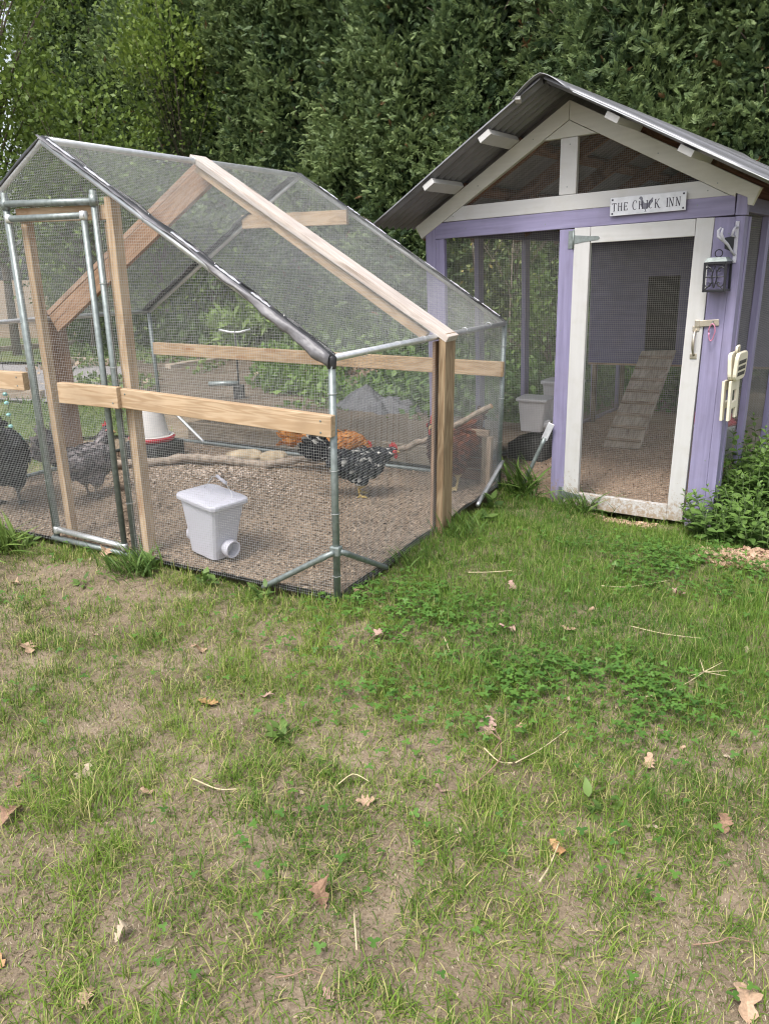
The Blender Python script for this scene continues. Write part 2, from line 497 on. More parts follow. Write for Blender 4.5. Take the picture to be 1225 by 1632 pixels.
# ------------------------------------------------------------------ ground
def axis(lo, hi, step, far, grow=1.25):
    c = list(np.arange(lo, hi + 1e-6, step)); a = []
    d, x = step, lo
    while x > -far: d *= grow; x -= d; a.append(x)
    b = []; d, x = step, c[-1]
    while x < far: d *= grow; x += d; b.append(x)
    return np.array(a[::-1] + c + b)
gx = axis(-3.2, 3.4, .035, 90); gy = axis(.7, 6.2, .035, 90)
X, Y = np.meshgrid(gx, gy)
Zg = gz(X, Y)
nx, ny = len(gx), len(gy)
ii = np.arange(nx * ny).reshape(ny, nx)
Fq = np.stack([ii[:-1, :-1], ii[:-1, 1:], ii[1:, 1:], ii[1:, :-1]], -1).reshape(-1, 4)
tag(add('ground', np.stack([X, Y, Zg], -1).reshape(-1, 3), [Fq], M['soil'], smooth=True), kind='structure')

def sheet(name, fn, n, m, mat, parent=None, kind='structure', dz=.004):
    P = np.array([[fn(i / n, j / m) for i in range(n + 1)] for j in range(m + 1)]).reshape(-1, 3)
    k = np.arange((n + 1) * (m + 1)).reshape(m + 1, n + 1)
    F = np.stack([k[:-1, :-1], k[:-1, 1:], k[1:, 1:], k[1:, :-1]], -1).reshape(-1, 4)
    o = world(name, P, [F], mat, parent, smooth=True)
    if kind: o['kind'] = kind
    return o
def pfloor(s, t):
    return .012 + .05 * float(fbm(s, t, 2.5, 3, 9) - .35) + .035 * math.exp(-((s - 1.8) ** 2 + (t - 1.35) ** 2) / .12)
sheet('pen_floor', lambda a, b: Q(a * PW, b * PL, pfloor(a * PW, b * PL)), 80, 60, M['bedding'])
def cfloor(s, t): return .02 + .035 * float(fbm(s, t, 3, 3, 21) - .4)
sheet('coop_floor', lambda a, b: K(a * CW, b * 3.96 + .02, cfloor(a * CW, b * 4)), 50, 70, M['shavings'])

# garden beyond the pen: soil beds, a path, far lawn
def patch(name, corners, mat, dz, n=30, m=20, amp=.03):
    a, b, c, d = [np.array(p, float) for p in corners]
    def fn(u, v):
        p = (a * (1 - u) + b * u) * (1 - v) + (d * (1 - u) + c * u) * v
        wob = .12 * (float(fbm(p[0], p[1], .9, 2, 31)) - .5)
        p = p + wob
        return np.array([p[0], p[1], float(gz(p[0], p[1], False)) + dz + amp * float(fbm(p[0], p[1], 1.5, 3, 12))])
    return sheet(name, fn, n, m, mat)
patch('far_lawn', [(-14, 13.5), (-4.6, 13.2), (-5.5, 17.2), (-16, 20)], M['farlawn'], .03)
patch('garden_path', [(-8.5, 10.9), (-3.4, 9.0), (-3.2, 12.2), (-8.6, 13.6)], M['path'], .03, amp=.02)
patch('garden_soil', [(-3.3, 8.9), (.9, 7.1), (1.7, 13.0), (-4.4, 15.5)], M['garden'], .035, 40, 30)
patch('side_grass', [(-6.0, 6.9), (-1.95, 6.95), (-3.0, 8.75), (-7.0, 9.8)], M['farlawn'], .03)

# ------------------------------------------------------------------ wire netting
def wires(name, P, nrm, poly, pitch, r, mat, parent, bulge=.004, seg=.16, hole=None):
    """straight woven wires over a polygon (a, b); P(a, b, o) gives the point, o the offset along the panel's normal"""
    poly = np.array(poly, float)
    ph = rng.random(6) * 6.28
    def off(a, b):
        return bulge * (np.sin(a * 3.1 + ph[0]) * np.sin(b * 2.7 + ph[1]) + .5 * np.sin(a * 7.3 + b * 3 + ph[2]) + .3 * np.sin(b * 11 - a * 5 + ph[3]))
    def spans(ax, c, pl):
        o = 1 - ax; xs = []
        for i in range(len(pl)):
            p, q = pl[i], pl[(i + 1) % len(pl)]
            if (p[ax] <= c) != (q[ax] <= c):
                xs.append(p[o] + (q[o] - p[o]) * (c - p[ax]) / (q[ax] - p[ax]))
        xs.sort(); return [(xs[i], xs[i + 1]) for i in range(0, len(xs) - 1, 2)]
    VV, FF, base = [], [], 0
    e = np.array([P(0, 0, 0), P(1, 0, 0), P(0, 1, 0)]); ea = (e[1] - e[0]) / np.linalg.norm(e[1] - e[0]); eb = (e[2] - e[0]) / np.linalg.norm(e[2] - e[0])
    nn = np.cross(ea, eb); nn /= np.linalg.norm(nn)
    for ax in (0, 1):
        lo, hi = poly[:, ax].min(), poly[:, ax].max()
        side = eb if ax == 1 else ea
        for c in np.arange(lo + pitch * .5, hi, pitch):
            for (u0, u1) in spans(ax, c, poly):
                if u1 - u0 < .004: continue
                n = max(2, int((u1 - u0) / seg) + 2)
                us = np.linspace(u0, u1, n)
                jit = .0007 * np.sin(c * 91 + us * 5)
                a, b = (us, c + jit) if ax == 1 else (c + jit, us)
                a = np.broadcast_to(a, n); b = np.broadcast_to(b, n)
                pts = np.array([P(a[i], b[i], 0) for i in range(n)]) + off(a, b)[:, None] * nn + (r * .8 if ax else -r * .8) * nn
                for k in range(3):
                    th = k * 2.0944 + .5
                    VV.append(pts + r * (math.cos(th) * nn + math.sin(th) * side))
                i = np.arange(n - 1)
                for k in range(3):
                    k2 = (k + 1) % 3
                    FF.append(np.stack([base + k * n + i, base + k2 * n + i, base + k2 * n + i + 1, base + k * n + i + 1], -1))
                base += 3 * n
    V = np.concatenate(VV); F = np.concatenate(FF)
    return world(name, V, [F], mat, parent, kind='stuff')

# ------------------------------------------------------------------ the pen
pen = thing('chicken_run', 'walk-in wire netting chicken run on a galvanised pipe frame with bare pine boards', 'chicken run', Q(PW / 2, PL / 2, 0))
PR = .0165     # pipe radius
def ridge(t): return Q(PW / 2, t, PHR + .02 * (t / PL) - .005)
def slope(s, t, lift=0.0):
    """a point on the roof, lifted along the slope's normal"""
    f = min(s, PW - s) / (PW / 2)
    sag = -.012 * math.sin(math.pi * f) * math.sin(math.pi * t / PL)
    z = PHE - .012 * t / PL + (PHR + .02 * t / PL - .005 - PHE + .012 * t / PL) * f + sag
    a = math.atan2(PHR - PHE, PW / 2)
    return Q(s - math.copysign(math.sin(a), PW / 2 - s) * lift, t, z + math.cos(a) * lift)
ptube = lambda pts, r=PR, mat=None, name='pipe', n=12: tube(name, pts, r, mat or M['galv'], pen, n)
for s in (0, PW):
    for t in (0, PL):
        ptube([Q(s, t, -.03), Q(s, t, PHE)], name='corner_post')
    ptube([Q(s, 0, PHE), Q(s, PL / 2, PHE - .004), Q(s, PL, PHE - .012)], PR * .95, M['galv_bright'], 'eave_rail')
for t in (0, PL):
    for s in (0, PW):
        ptube([slope(s, t, -.004), slope(PW / 2, t, -.004)], name='roof_pipe', mat=M['galv_bright'])
ptube([ridge(0), ridge(PL * .5), ridge(PL)], PR, M['galv_bright'], 'ridge_pipe')
ptube([Q(PW, PL, .03), Q(0, PL, .03)], PR * .9, name='base_rail')
ptube([Q(PW, 0, .03), Q(PW, PL, .03)], PR * .9, name='base_rail')
# braces with flattened, bolted ends
def brace(p0, p1, mat=None):
    p0, p1 = V3(p0), V3(p1)
    d = (p1 - p0).normalized()
    b = ptube([p0, p0 + d * .03, p1 - d * .10, p1 - d * .07, p1], [.0125, .014, .014, .016, .011], mat, 'corner_brace')
    V, F = lathe([(.009, -.004), (.009, .004)], 6)
    q = d.to_track_quat('X', 'Z').to_matrix().to_4x4()
    Mx = Matrix.Translation(p1 - d * .012) @ Matrix.Rotation(R(90), 4, 'X')
    add('bolt', V, F, M['galv_bright'], b, Mx)
brace(Q(.40, -.03, .0), Q(.0, -.024, .245)); brace(Q(-.024, .46, .0), Q(-.024, .0, .245))
brace(Q(-.02, 1.76, -.03), Q(-.02, 2.24, .16), M['galv_bright']); brace(Q(2.62, PL, .03), Q(2.95, PL, .29), M['galv_bright'])
brace(Q(PW, .48, .0), Q(PW, .03, .25), M['galv_bright'])
clampV, clampF = boxm((0, 0, 0), (.05, .042, .05))
for t in (0,):
    add('pipe_clamp', clampV, clampF, M['galv'], pen, mat_from(V3(PU), V3(PV), V3(PK), V3(Q(0, t, .245))), bevel=.008)
# door frame of pipe, bottom bar, cross bar
D1, D2, DZ = 1.245, 1.838, 1.768
for s in (D1, D2):
    ptube([Q(s, -.005, -.03), Q(s, -.005, DZ + .05 if s < 1.5 else DZ + .06)], PR, name='door_post')
ptube([Q(D1 - .02, -.008, DZ), Q(D2 + .02, -.008, DZ + .008)], PR, name='door_lintel_pipe')
ptube([Q(D1 + .01, -.015, .012), Q(D2 + .02, -.015, .018)], PR * .95, name='door_threshold')
for s in (D1, D2):
    ptube([Q(s, -.005, DZ - .02), Q(s, -.005, DZ + .03)], PR * 1.25, name='pipe_fitting')
# wooden studs behind the frame
bar('stud', Q(1.178, .035, .0), Q(1.172, .035, DZ + .02), PU, .04, .06, M['pine'], pen)
bar('stud', Q(1.222, .06, .05), Q(1.222, .06, 1.68), PU, .022, .06, M['pine'], pen)
bar('stud', Q(1.765, .045, .0), Q(1.765, .045, 1.70), PU, .042, .045, M['pine'], pen)
bar('header', Q(1.20, .035, 1.722), Q(1.80, .035, 1.722), PK, .065, .04, M['pine'], pen)
# the door itself: pipe rectangle filled with netting
door = tube('gate', [Q(1.30, -.024, .055), Q(1.30, -.024, DZ - .06)], PR * .95, M['galv'], pen, 12)
tube('gate_bar', [Q(1.285, -.024, DZ - .06), Q(1.815, -.024, DZ - .064)], PR * .95, M['galv'], door, 12)
tube('gate_bar', [Q(1.29, -.024, .058), Q(1.80, -.024, .078)], PR * .95, M['galv_bright'], door, 12)
tube('gate_bar', [Q(1.80, -.024, .06), Q(1.808, -.024, DZ - .05)], PR * .95, M['galv'], door, 12)
for s, z in ((1.30, DZ - .06), (1.805, DZ - .063), (1.30, .056), (1.802, .076)):
    V, F = lathe([(.0, -.021), (.017, -.02), (.0205, -.012), (.0205, .012), (.017, .02), (0.0, .021)], 12)
    add('gate_elbow', V, F, M['galv_bright'], door, mat_from(V3(PU), V3(PV), V3(PK), V3(Q(s, -.024, z))), smooth=True)
# front boards (rails)
bar('rail_board', Q(1.178, -.036, .862), Q(-.022, -.036, .828), PK, .094, .038, M['pine'], pen, .003)
bar('rail_board', Q(1.575, -.060, .864), Q(1.168, -.060, .866), PK, .104, .038, M['pine'], pen, .003)
bar('rail_board', Q(3.05, -.036, .885), Q(1.852, -.036, .899), PK, .094, .038, M['pine'], pen, .003)
bar('rail_board', Q(3.015, PL - .04, .803), Q(-.018, PL - .04, .803), PK, .098, .036, M['pine'], pen, .003)
bar('collar_tie', Q(2.02, PL - .035, 1.770), Q(1.14, PL - .035, 1.782), PK, .096, .036, M['pine'], pen, .003)
# mid timbers and the roof planks over them
TP = 1.155
bar('timber_post', Q(-.040, TP, -.06), Q(-.040, TP, PHE + .015), PV, .138, .04, M['post'], pen, .003)
bar('inner_post', Q(.010, TP - .02, -.03), Q(.010, TP - .02, PHE - .03), PV, .09, .018, M['pine_red'], pen, .003)
bar('timber_post', Q(PW + .02, TP + .08, -.06), Q(PW + .02, TP + .08, PHE + .05), PV, .225, .04, M['pine_red'], pen, .003)
def sl(s, lift): return slope(s, TP, lift) - slope(s, TP, 0)
bar('roof_plank', slope(-.055, TP, .028), slope(PW / 2 + .012, TP, .034), PV, .142, .036, M['pine_grey'], pen, .003)
bar('rafter', slope(.05, TP - .03, -.035), slope(PW / 2 - .01, TP - .03, -.035), PV, .036, .05, M['pine'], pen, .003)
bar('rafter', slope(PW - .02, TP + .06, -.055), slope(PW / 2 + .02, TP + .06, -.05), PV, .038, .13, M['pine_red'], pen, .003)
bar('rafter', slope(PW - .02, TP + .10, .03), slope(PW / 2 + .02, TP + .10, .03), PV, .12, .034, M['pine_red'], pen, .003)
# thin wire ties holding the netting to the pipes
for p_, ax_ in [(Q(0, 0, z), PK) for z in (.12, .42, .62, .96)] + [(Q(0, PL, z), PK) for z in (.3, .6, .95)] + [(Q(0, t, PHE - .004), PV) for t in (.28, .62, .92, 1.5, 1.9)] + [(slope(s_, 0, -.004), slope(.2, 0, 0) - slope(.4, 0, 0)) for s_ in (.25, .6, .95, 1.3)] + [(Q(D1, -.005, z), PK) for z in (.3, 1.0, 1.4)] + [(Q(D2, -.005, z), PK) for z in (.35, .7, 1.2)]:
    ax_ = V3(ax_).normalized(); e1 = ax_.orthogonal().normalized(); e2 = ax_.cross(e1)
    V, F = tubemesh([V3(p_) + (e1 * math.cos(a) + e2 * math.sin(a)) * .0195 + ax_ * .004 * a / 6.28 for a in np.linspace(0, 6.6, 13)] + [V3(p_) + e1 * .030 + e2 * .01], .0014, 5)
    world('wire_tie', V, F, M['galv_bright'], pen)
# netting panels
PIT, WR = .0127, .00052
FR = lambda a, b, o: Q(a, o - .012, b)
topf = lambda s: PHE + (PHR - PHE) * min(s, PW - s) / (PW / 2)
wires('wire_netting', FR, None, [(0, 0), (D1, 0), (D1, topf(D1)), (0, PHE)], PIT, WR, M['wire'], pen)
wires('wire_netting', FR, None, [(D2, 0), (PW, 0), (PW, PHE), (D2, topf(D2))], PIT, WR, M['wire'], pen)
wires('wire_netting', FR, None, [(D1, DZ), (D2, DZ), (D2, topf(D2)), (PW / 2, PHR), (D1, topf(D1))], PIT, WR, M['wire'], pen)
wires('gate_netting', lambda a, b, o: Q(a, o - .036, b), None, [(1.30, .06), (1.805, .07), (1.805, DZ - .06), (1.30, DZ - .06)], PIT, WR, M['wire'], door)
wires('wire_netting', lambda a, b, o: Q(-.006, a, b), None, [(0, -.01), (PL, -.01), (PL, PHE), (0, PHE)], PIT, WR, M['wire'], pen, .009)
wires('wire_netting', lambda a, b, o: Q(PW, a, b), None, [(0, 0), (PL, 0), (PL, PHE), (0, PHE)], PIT, WR, M['wire'], pen, .006)
wires('wire_netting', lambda a, b, o: Q(a, PL, b), None, [(0, 0), (PW, 0), (PW, PHE), (PW / 2, PHR), (0, PHE)], PIT, WR, M['wire'], pen, .006)
SLN = math.hypot(PW / 2, PHR - PHE)
wires('roof_netting', lambda a, b, o: slope(b / SLN * PW / 2, a, .018), None, [(0, 0), (PL, 0), (PL, SLN - .005), (0, SLN - .005)], PIT, .00047, M['wire'], pen, .006)
wires('roof_netting', lambda a, b, o: slope(PW - b / SLN * PW / 2, a, .018), None, [(0, 0), (PL, 0), (PL, SLN - .005), (0, SLN - .005)], PIT, .00047, M['wire'], pen, .006)

# black plastic wrapped over the roof edges: a creased sleeve with a loose flap
def sleeve(t0, side, out, w0, w1, mat, name='edge_wrap', a0=0.0, a1=1.0, lift=0.0, lo=-20, hi=170):
    n, m = 46, 9
    rr = np.random.default_rng(int(abs(t0 * 10) + side * 3 + 5))
    P = []
    for i in range(n + 1):
        f = a0 + (a1 - a0) * i / n
        s = (PW / 2) * (1 - f) if side == 0 else PW - (PW / 2) * (1 - f)
        base = slope(s, t0, .0)
        wdt = w0 + (w1 - w0) * f + .007 * math.sin(i * 1.3 + side) + rr.normal() * .0035
        up = slope(s, t0, .1) - base; up /= np.linalg.norm(up)
        for j in range(m + 1):
            g = j / m
            rad = .0195 + lift + .0012 * math.sin(i * .9 + j * 2.1) + rr.normal() * .0009
            if g < .6:
                th = R(lo) + (g / .6) * R(hi - lo)
                P.append(base + rad * (math.cos(th) * PV * (-out) + math.sin(th) * up))
            else:
                h = (g - .6) / .4
                P.append(base + PV * out * (rad + h * wdt) * 1.0 + up * (.012 * (1 - h) + .02 * h + .006 * math.sin(i * .7 + h * 4)))
    k = np.arange((n + 1) * (m + 1)).reshape(n + 1, m + 1)
    F = np.stack([k[:-1, :-1], k[:-1, 1:], k[1:, 1:], k[1:, :-1]], -1).reshape(-1, 4)
    o = world(name, P, [F], mat, pen, smooth=True)
    so = o.modifiers.new('thick', 'SOLIDIFY'); so.thickness = .0012
    return o
sleeve(0, 0, 1, .006, .0, M['tape'], a0=0, a1=1, lo=22, hi=150)
sleeve(0, 1, 1, .01, .0, M['tape'])
sleeve(PL, 0, -1, .03, .02, M['tape'])
sleeve(PL, 1, -1, .05, .05, M['tape'])
# the loose front flap that widens towards the near corner
P = []
for i in range(61):
    f = i / 60
    s = PW / 2 * (1 - f); b = slope(s, 0, .016)
    wd = .004 + .050 * sstep(.50, .95, f) * (1 - .35 * sstep(.95, 1, f)) + (.003 + .005 * f) * math.sin(i * .55) + .003 * math.sin(i * 1.9)
    for j in range(6):
        g = j / 5
        P.append(b + PV * (-.026 - .012 * math.sin(g * 2.5) + .004 * math.sin(i * .8 + j)) + PK * (.006 - wd * g * 1.15) + PU * (.012 * g * math.sin(i * .35)))
k = np.arange(61 * 6).reshape(61, 6)
Fl = np.stack([k[:-1, :-1], k[:-1, 1:], k[1:, 1:], k[1:, :-1]], -1).reshape(-1, 4)
o = world('edge_wrap', P, [Fl], M['tape_sheen'], pen, smooth=True); so = o.modifiers.new('thick', 'SOLIDIFY'); so.thickness = .0012
V, F = lathe([(.0, .024), (.014, .023), (.021, .010), (.021, -.012), (.0185, -.03), (.0172, -.032)], 14)
V = [(x * (1 + .2 * math.sin(i * 2.3)), y * (1 + .2 * math.sin(i * 1.7)), z) for i, (x, y, z) in enumerate(V)]
add('corner_wrap', V, F, M['tape'], pen, mat_from(V3(PU), V3(PV), V3(PK), V3(Q(0, 0, PHE - .01))), smooth=True)
# pale silver bands along the tops of the wraps
for (t0, side, out, bands) in ((PL, 0, -1, ((.10, .19), (.24, .30), (.33, .43), (.47, .5), (.62, .67), (.74, .83), (.85, .875), (.89, .97))), (0, 0, 1, ((.02, .12), (.16, .25), (.47, .56), (.62, .70), (.74, .80)))):
    for (a, b) in bands:
        n = 8; P = []
        for i in range(n + 1):
            f = a + (b - a) * i / n; s = PW / 2 * (1 - f); base = slope(s, t0, 0); up = slope(s, t0, .1) - base; up /= np.linalg.norm(up)
            for j in range(5):
                th = R(62) + R(60) * j / 4
                P.append(base + (.0225 + .0015 * math.sin(i * 2 + j)) * (math.cos(th) * PV * (-1) * (1 if out > 0 else 1) + math.sin(th) * up))
        k = np.arange((n + 1) * 5).reshape(n + 1, 5)
        F = np.stack([k[:-1, :-1], k[:-1, 1:], k[1:, 1:], k[1:, :-1]], -1).reshape(-1, 4)
        world('tape_band', P, [F], M['tape_silver'], pen, smooth=True)
# screws in the boards
V, F = lathe([(.0045, 0), (.0045, .0015), (.002, .002)], 8)
for s, z in ((.03, .85), (.03, .80), (1.14, .885), (1.20, .84), (1.90, .92), (1.90, .875)):
    add('screw', V, F, M['galv'], pen, mat_from(V3(PU), V3(PK), V3(-PV), V3(Q(s, -.0555 if s < 1.18 or s > 1.6 else -.0795, z))))

# ------------------------------------------------------------------ the coop
coop = thing('chicken_coop', 'purple and white timber chicken coop with a dark corrugated gable roof', 'chicken coop', K(CW / 2, 1.5, 0))
def kb(name, p, q, wd, w, h, mat, par=None, bv=.003): return bar(name, K(*p), K(*q), wd, w, h, mat, par or coop, bv)
T0 = .019
kb('corner_post', (2.092, .045, -.05), (2.092, .045, 1.955), CU, .085, .085, M['purple'])
kb('corner_post', (2.012, .019, -.05), (2.012, .019, 1.842), CU, .072, .038, M['purple'])
kb('post', (1.045, .0195, -.06), (1.045, .0195, 1.842), CU, .108, .039, M['purple'])
kb('corner_board', (.082, .019, -.05), (.090, .019, 1.842), CU, .112, .038, M['purple'])
kb('corner_post', (-.004, .040, -.05), (.008, .040, 1.842), CU, .055, .082, M['purple'])
kb('beam', (2.048, .019, 1.899), (.044, .019, 1.904), CK, .108, .038, M['purple'])
kb('beam_end', (.008, .030, 1.846), (.008, .030, 1.968), CU, .062, .055, M['purple'])
# gable: tie board, king post, barge boards, collar wedge
APX = (1.062, 2.605)
LT, RT = (2.216, 1.938), (-.084, 1.985)
ml = (APX[1] - LT[1]) / (LT[0] - APX[0]); mr = (APX[1] - RT[1]) / (APX[0] - RT[0])
topz = lambda s: APX[1] - (ml * (s - APX[0]) if s > APX[0] else mr * (APX[0] - s))
botz = lambda s: topz(s) - .112
def kp(name, pts, t, d, mat, par=None, bv=.003):
    return prism(name, [K(s, t, z) for s, z in pts], K(0, d, 0) - K(0, 0, 0), CU, mat, par or coop, bv)
kp('barge_board', [(APX[0] + .001, APX[1]), (LT[0], LT[1]), (LT[0] - .05, LT[1] - .083), (APX[0] + .001, APX[1] - .112)], -.003, .040, M['cream'])
kp('barge_board', [(APX[0] - .001, APX[1]), (APX[0] - .001, APX[1] - .112), (.084, botz(.084)), (.046, botz(.046) + .003), (.046, botz(.046) + .024), (-.018, botz(-.018) + .030), (-.022, RT[1] - .085), (RT[0] + .036, RT[1] - .092), (RT[0], RT[1])], -.003, .040, M['cream'])
s1 = APX[0] + (2.493 - 1.957) / ml; s0 = APX[0] - (2.493 - 1.957) / mr
tz = 2.052
kp('tie_board', [(s1 - .004, 1.957), (APX[0] + (2.493 - tz) / ml - .004, tz), (APX[0] - (2.493 - tz) / mr + .004, tz), (s0 + .004, 1.957)], -.001, .038, M['white'])
cz_ = 2.392
kp('collar_wedge', [(APX[0], 2.490), (APX[0] + (2.490 - cz_) / ml, cz_), (APX[0] - (2.490 - cz_) / mr, cz_)], -.001, .038, M['cream'])
kp('king_post', [(1.113, 2.390), (1.113, 2.054), (1.000, 2.054), (1.000, 2.390)], .000, .036, M['white'])
CP, CWR = .0127, .00060
CF = lambda t: (lambda a, b, o: K(a, t, b))
wires('gable_netting', CF(.045), None, [(APX[0] + (2.493 - tz) / ml + .06, tz - .02), (1.10, tz - .02), (1.10, cz_ + .02), (APX[0] + (2.49 - cz_) / ml, cz_ + .02)], CP, CWR, M['wire_dark'], coop, .001, .3)
wires('gable_netting', CF(.045), None, [(1.01, tz - .02), (APX[0] - (2.493 - tz) / mr - .06, tz - .02), (APX[0] - (2.49 - cz_) / mr, cz_ + .02), (1.01, cz_ + .02)], CP, CWR, M['wire_dark'], coop, .001, .3)
wires('front_netting', CF(.045), None, [(1.08, .0), (2.0, .0), (2.0, 1.86), (1.08, 1.86)], CP, CWR, M['wire_dark'], coop, .001, .3)
# side walls, studs, plates, back
for s, o in ((0, 1), (CW, -1)):
    for i, t in enumerate((.74, 1.56, 2.4, 3.2, 3.92)):
        kb('stud', (s + o * .022, t, -.05), (s + o * .022, t, 1.87), CV, .085, .04, M['purple'])
    kb('top_plate', (s + o * .022, .085, 1.91), (s + o * .022, 3.96, 1.91), CK, .085, .05, M['purple_dark'])
    kb('sill_plate', (s + o * .022, .085, .01), (s + o * .022, 3.96, .01), CK, .07, .05, M['purple'])
    wires('side_netting', (lambda ss: (lambda a, b, oo: K(ss, a, b)))(s + o * .045), None, [(.08, .03), (3.95, .03), (3.95, 1.9), (.08, 1.9)], CP, CWR, M['wire_dark'], coop, .001, .4)
wires('back_netting', CF(3.95), None, [(0, .03), (CW, .03), (CW, .66), (0, .66)], CP * 2, CWR, M['wire_dark'], coop, .001, .4)
kb('trim', (-.026, .103, .02), (-.016, .103, 1.84), CV, .04, .02, M['purple'])
# inner rafters (brown) and purlins with painted ends
for t in (.06, .75, 1.5, 2.3, 3.1, 3.85):
    for a, b in (((APX[0] + .015, 2.555), (2.20, 1.905)), ((APX[0] - .015, 2.555), (-.06, 1.965))):
        kb('rafter', (a[0], t, a[1] - .02), (b[0], t, b[1] - .02), CV, .036, .10, M['brown'])
def onroof(s, lift):
    return topz(s) + lift
for s in (1.44, 1.852):
    n = V3(K(1, 0, -ml) - K(0, 0, 0))
    kb('purlin', (s, -.385, onroof(s, .0215)), (s, -.004, onroof(s, .0215)), n, .088, .038, M['white'])
    kb('purlin_inner', (s, .04, onroof(s, .0215)), (s, 3.98, onroof(s, .0215)), n, .086, .036, M['brown'])
for s in (.642, .228):
    n = V3(K(-1, 0, -mr) - K(0, 0, 0))
    kb('purlin', (s, -.385, onroof(s, .0215)), (s, -.004, onroof(s, .0215)), n, .088, .038, M['white'])
    kb('purlin_inner', (s, .04, onroof(s, .0215)), (s, 3.98, onroof(s, .0215)), n, .086, .036, M['brown'])
# corrugated sheets: ribs run down the slope
def sheetroof(sign):
    t0, t1 = -.40, 4.05
    nt = 59 * 6 + 1; ns = 7
    m_ = ml if sign > 0 else mr
    end = 2.30 if sign > 0 else -.225
    P = []
    for i in range(nt):
        t = t0 + (t1 - t0) * i / (nt - 1)
        c = .019 * math.sin(2 * math.pi * (t - t0) / .076)
        for j in range(ns):
            f = j / (ns - 1)
            s = APX[0] + sign * .012 + (end - APX[0]) * f
            P.append(K(s, t, onroof(s, .062) + c + .003 * math.sin(f * 6 + t)))
    k = np.arange(nt * ns).reshape(nt, ns)
    F = np.stack([k[:-1, :-1], k[:-1, 1:], k[1:, 1:], k[1:, :-1]], -1).reshape(-1, 4)
    o = world('roof_sheet', P, [F], M['roof'], coop, smooth=True)
    so = o.modifiers.new('thick', 'SOLIDIFY'); so.thickness = .0015
    return o
sheetroof(1); sheetroof(-1)
P = []
nt = 90
for i in range(nt + 1):
    t = -.43 + 4.5 * i / nt
    for j in range(13):
        g = (j - 6) / 6
        s = APX[0] + g * .17
        z = APX[1] + .080 - .11 * (abs(g) ** 1.4) + (.007 * math.sin(i * 2.2) * abs(g) ** 2)
        P.append(K(s, t, z))
k = np.arange((nt + 1) * 13).reshape(nt + 1, 13)
o = world('ridge_cap', P, [np.stack([k[:-1, :-1], k[:-1, 1:], k[1:, 1:], k[1:, :-1]], -1).reshape(-1, 4)], M['roof'], coop, smooth=True)
so = o.modifiers.new('thick', 'SOLIDIFY'); so.thickness = .004
bar('edge_glare', K(APX[0] - .2, -.41, onroof(APX[0] - .2, .062)), K(-.225, -.41, onroof(-.225, .062)), CK, .004, .03, M['galv_bright'], coop, 0)  # thin bright strip paints in the glare along the right sheet edge
kb('end_block', (1.205, -.415, onroof(1.205, .060)), (1.225, -.36, onroof(1.225, .060)), CU, .035, .022, M['white'])
# door
DT = -.010
st1 = bar('door', K(.942, .012, -.01), K(.942, .012, 1.846), CU, .108, .036, M['white'], coop, .003)
bar('door_stile', K(.205, .012, -.02), K(.196, .012, 1.846), CU, .103, .036, M['white'], st1, .003)
bar('door_rail', K(.886, .012, 1.797), K(.249, .012, 1.797), CK, .098, .036, M['white'], st1, .003)
bar('door_rail', K(.886, .012, .034), K(.258, .012, .028), CK, .105, .036, M['white'], st1, .003)
wires('door_netting', CF(.034), None, [(.24, .03), (.90, .03), (.90, 1.76), (.24, 1.76)], CP, CWR, M['wire_dark'], st1, .001, .4)
def hinge(z, ln):
    a = 1.0
    h = bar('hinge', K(1.018, -.003, z - .055), K(1.018, -.003, z + .055), CU, .035, .004, M['galv'], st1, .001)
    kk = [(1.0, z + .028), (.90, z + .016), (1.0 - ln, z + .012), (.988 - ln, z), (1.0 - ln, z - .012), (.90, z - .016), (1.0, z - .028)]
    prism('hinge_strap', [K(s, -.009, q) for s, q in kk], K(0, .003, 0) - K(0, 0, 0), CU, M['galv'], h, .0008)
    tube('hinge_pin', [K(.998, -.010, z - .058), K(.998, -.010, z + .058)], .006, M['galv'], h, 8)
hinge(1.776, .165); hinge(.06, .14)
# pull handle and sliding bolt
hd = tube('handle', [K(.186, -.010, 1.205), K(.186, -.030, 1.19), K(.185, -.043, 1.165), K(.185, -.046, 1.13), K(.184, -.043, 1.095), K(.184, -.030, 1.07), K(.184, -.010, 1.055)], [.008, .0075, .0085, .0095, .0085, .0075, .008], M['brass'], st1, 10)
for z in (1.213, 1.047):
    V, F = boxm((0, 0, 0), (.042, .006, .032)); add('handle_plate', V, F, M['brass'], hd, mat_from(V3(CU), V3(CV), V3(CK), V3(K(.186, -.009, z))), bevel=.004)
bt = bar('bolt', K(.195, -.012, 1.243), K(.165, -.012, 1.243), CK, .044, .012, M['brass'], st1, .004)
bar('bolt_bar', K(.166, -.014, 1.243), K(.058, -.004, 1.248), CK, .038, .008, M['brass'], bt, .002)
tube('staple', [K(.09, -.006, 1.258), K(.09, -.032, 1.25), K(.09, -.034, 1.235), K(.09, -.006, 1.228)], .003, M['galv'], bt, 8)
V, F = lathe([(.0042, 0), (.0042, .0012), (.0018, .0018)], 8)
for s_, z_, t_ in ((1.02, .5, 0), (1.07, 1.2, 0), (.05, .4, 0), (.11, 1.3, 0), (.06, 1.75, 0), (1.98, 1.4, 0), (2.04, 1.78, 0), (1.8, 1.90, 0), (1.2, 1.885, 0), (.25, 1.92, 0), (1.9, 1.99, -.001), (.2, 1.995, -.001), (1.06, 2.10, 0), (1.05, 2.35, 0), (1.7, 2.17, -.003), (.5, 2.23, -.003), (1.3, 2.41, -.003), (.15, 2.03, -.003)):
    add('nail_head', V, F, M['galv'], coop, mat_from(V3(-CU), V3(CK), V3(-CU).cross(V3(CK)), V3(K(s_, t_, z_))))
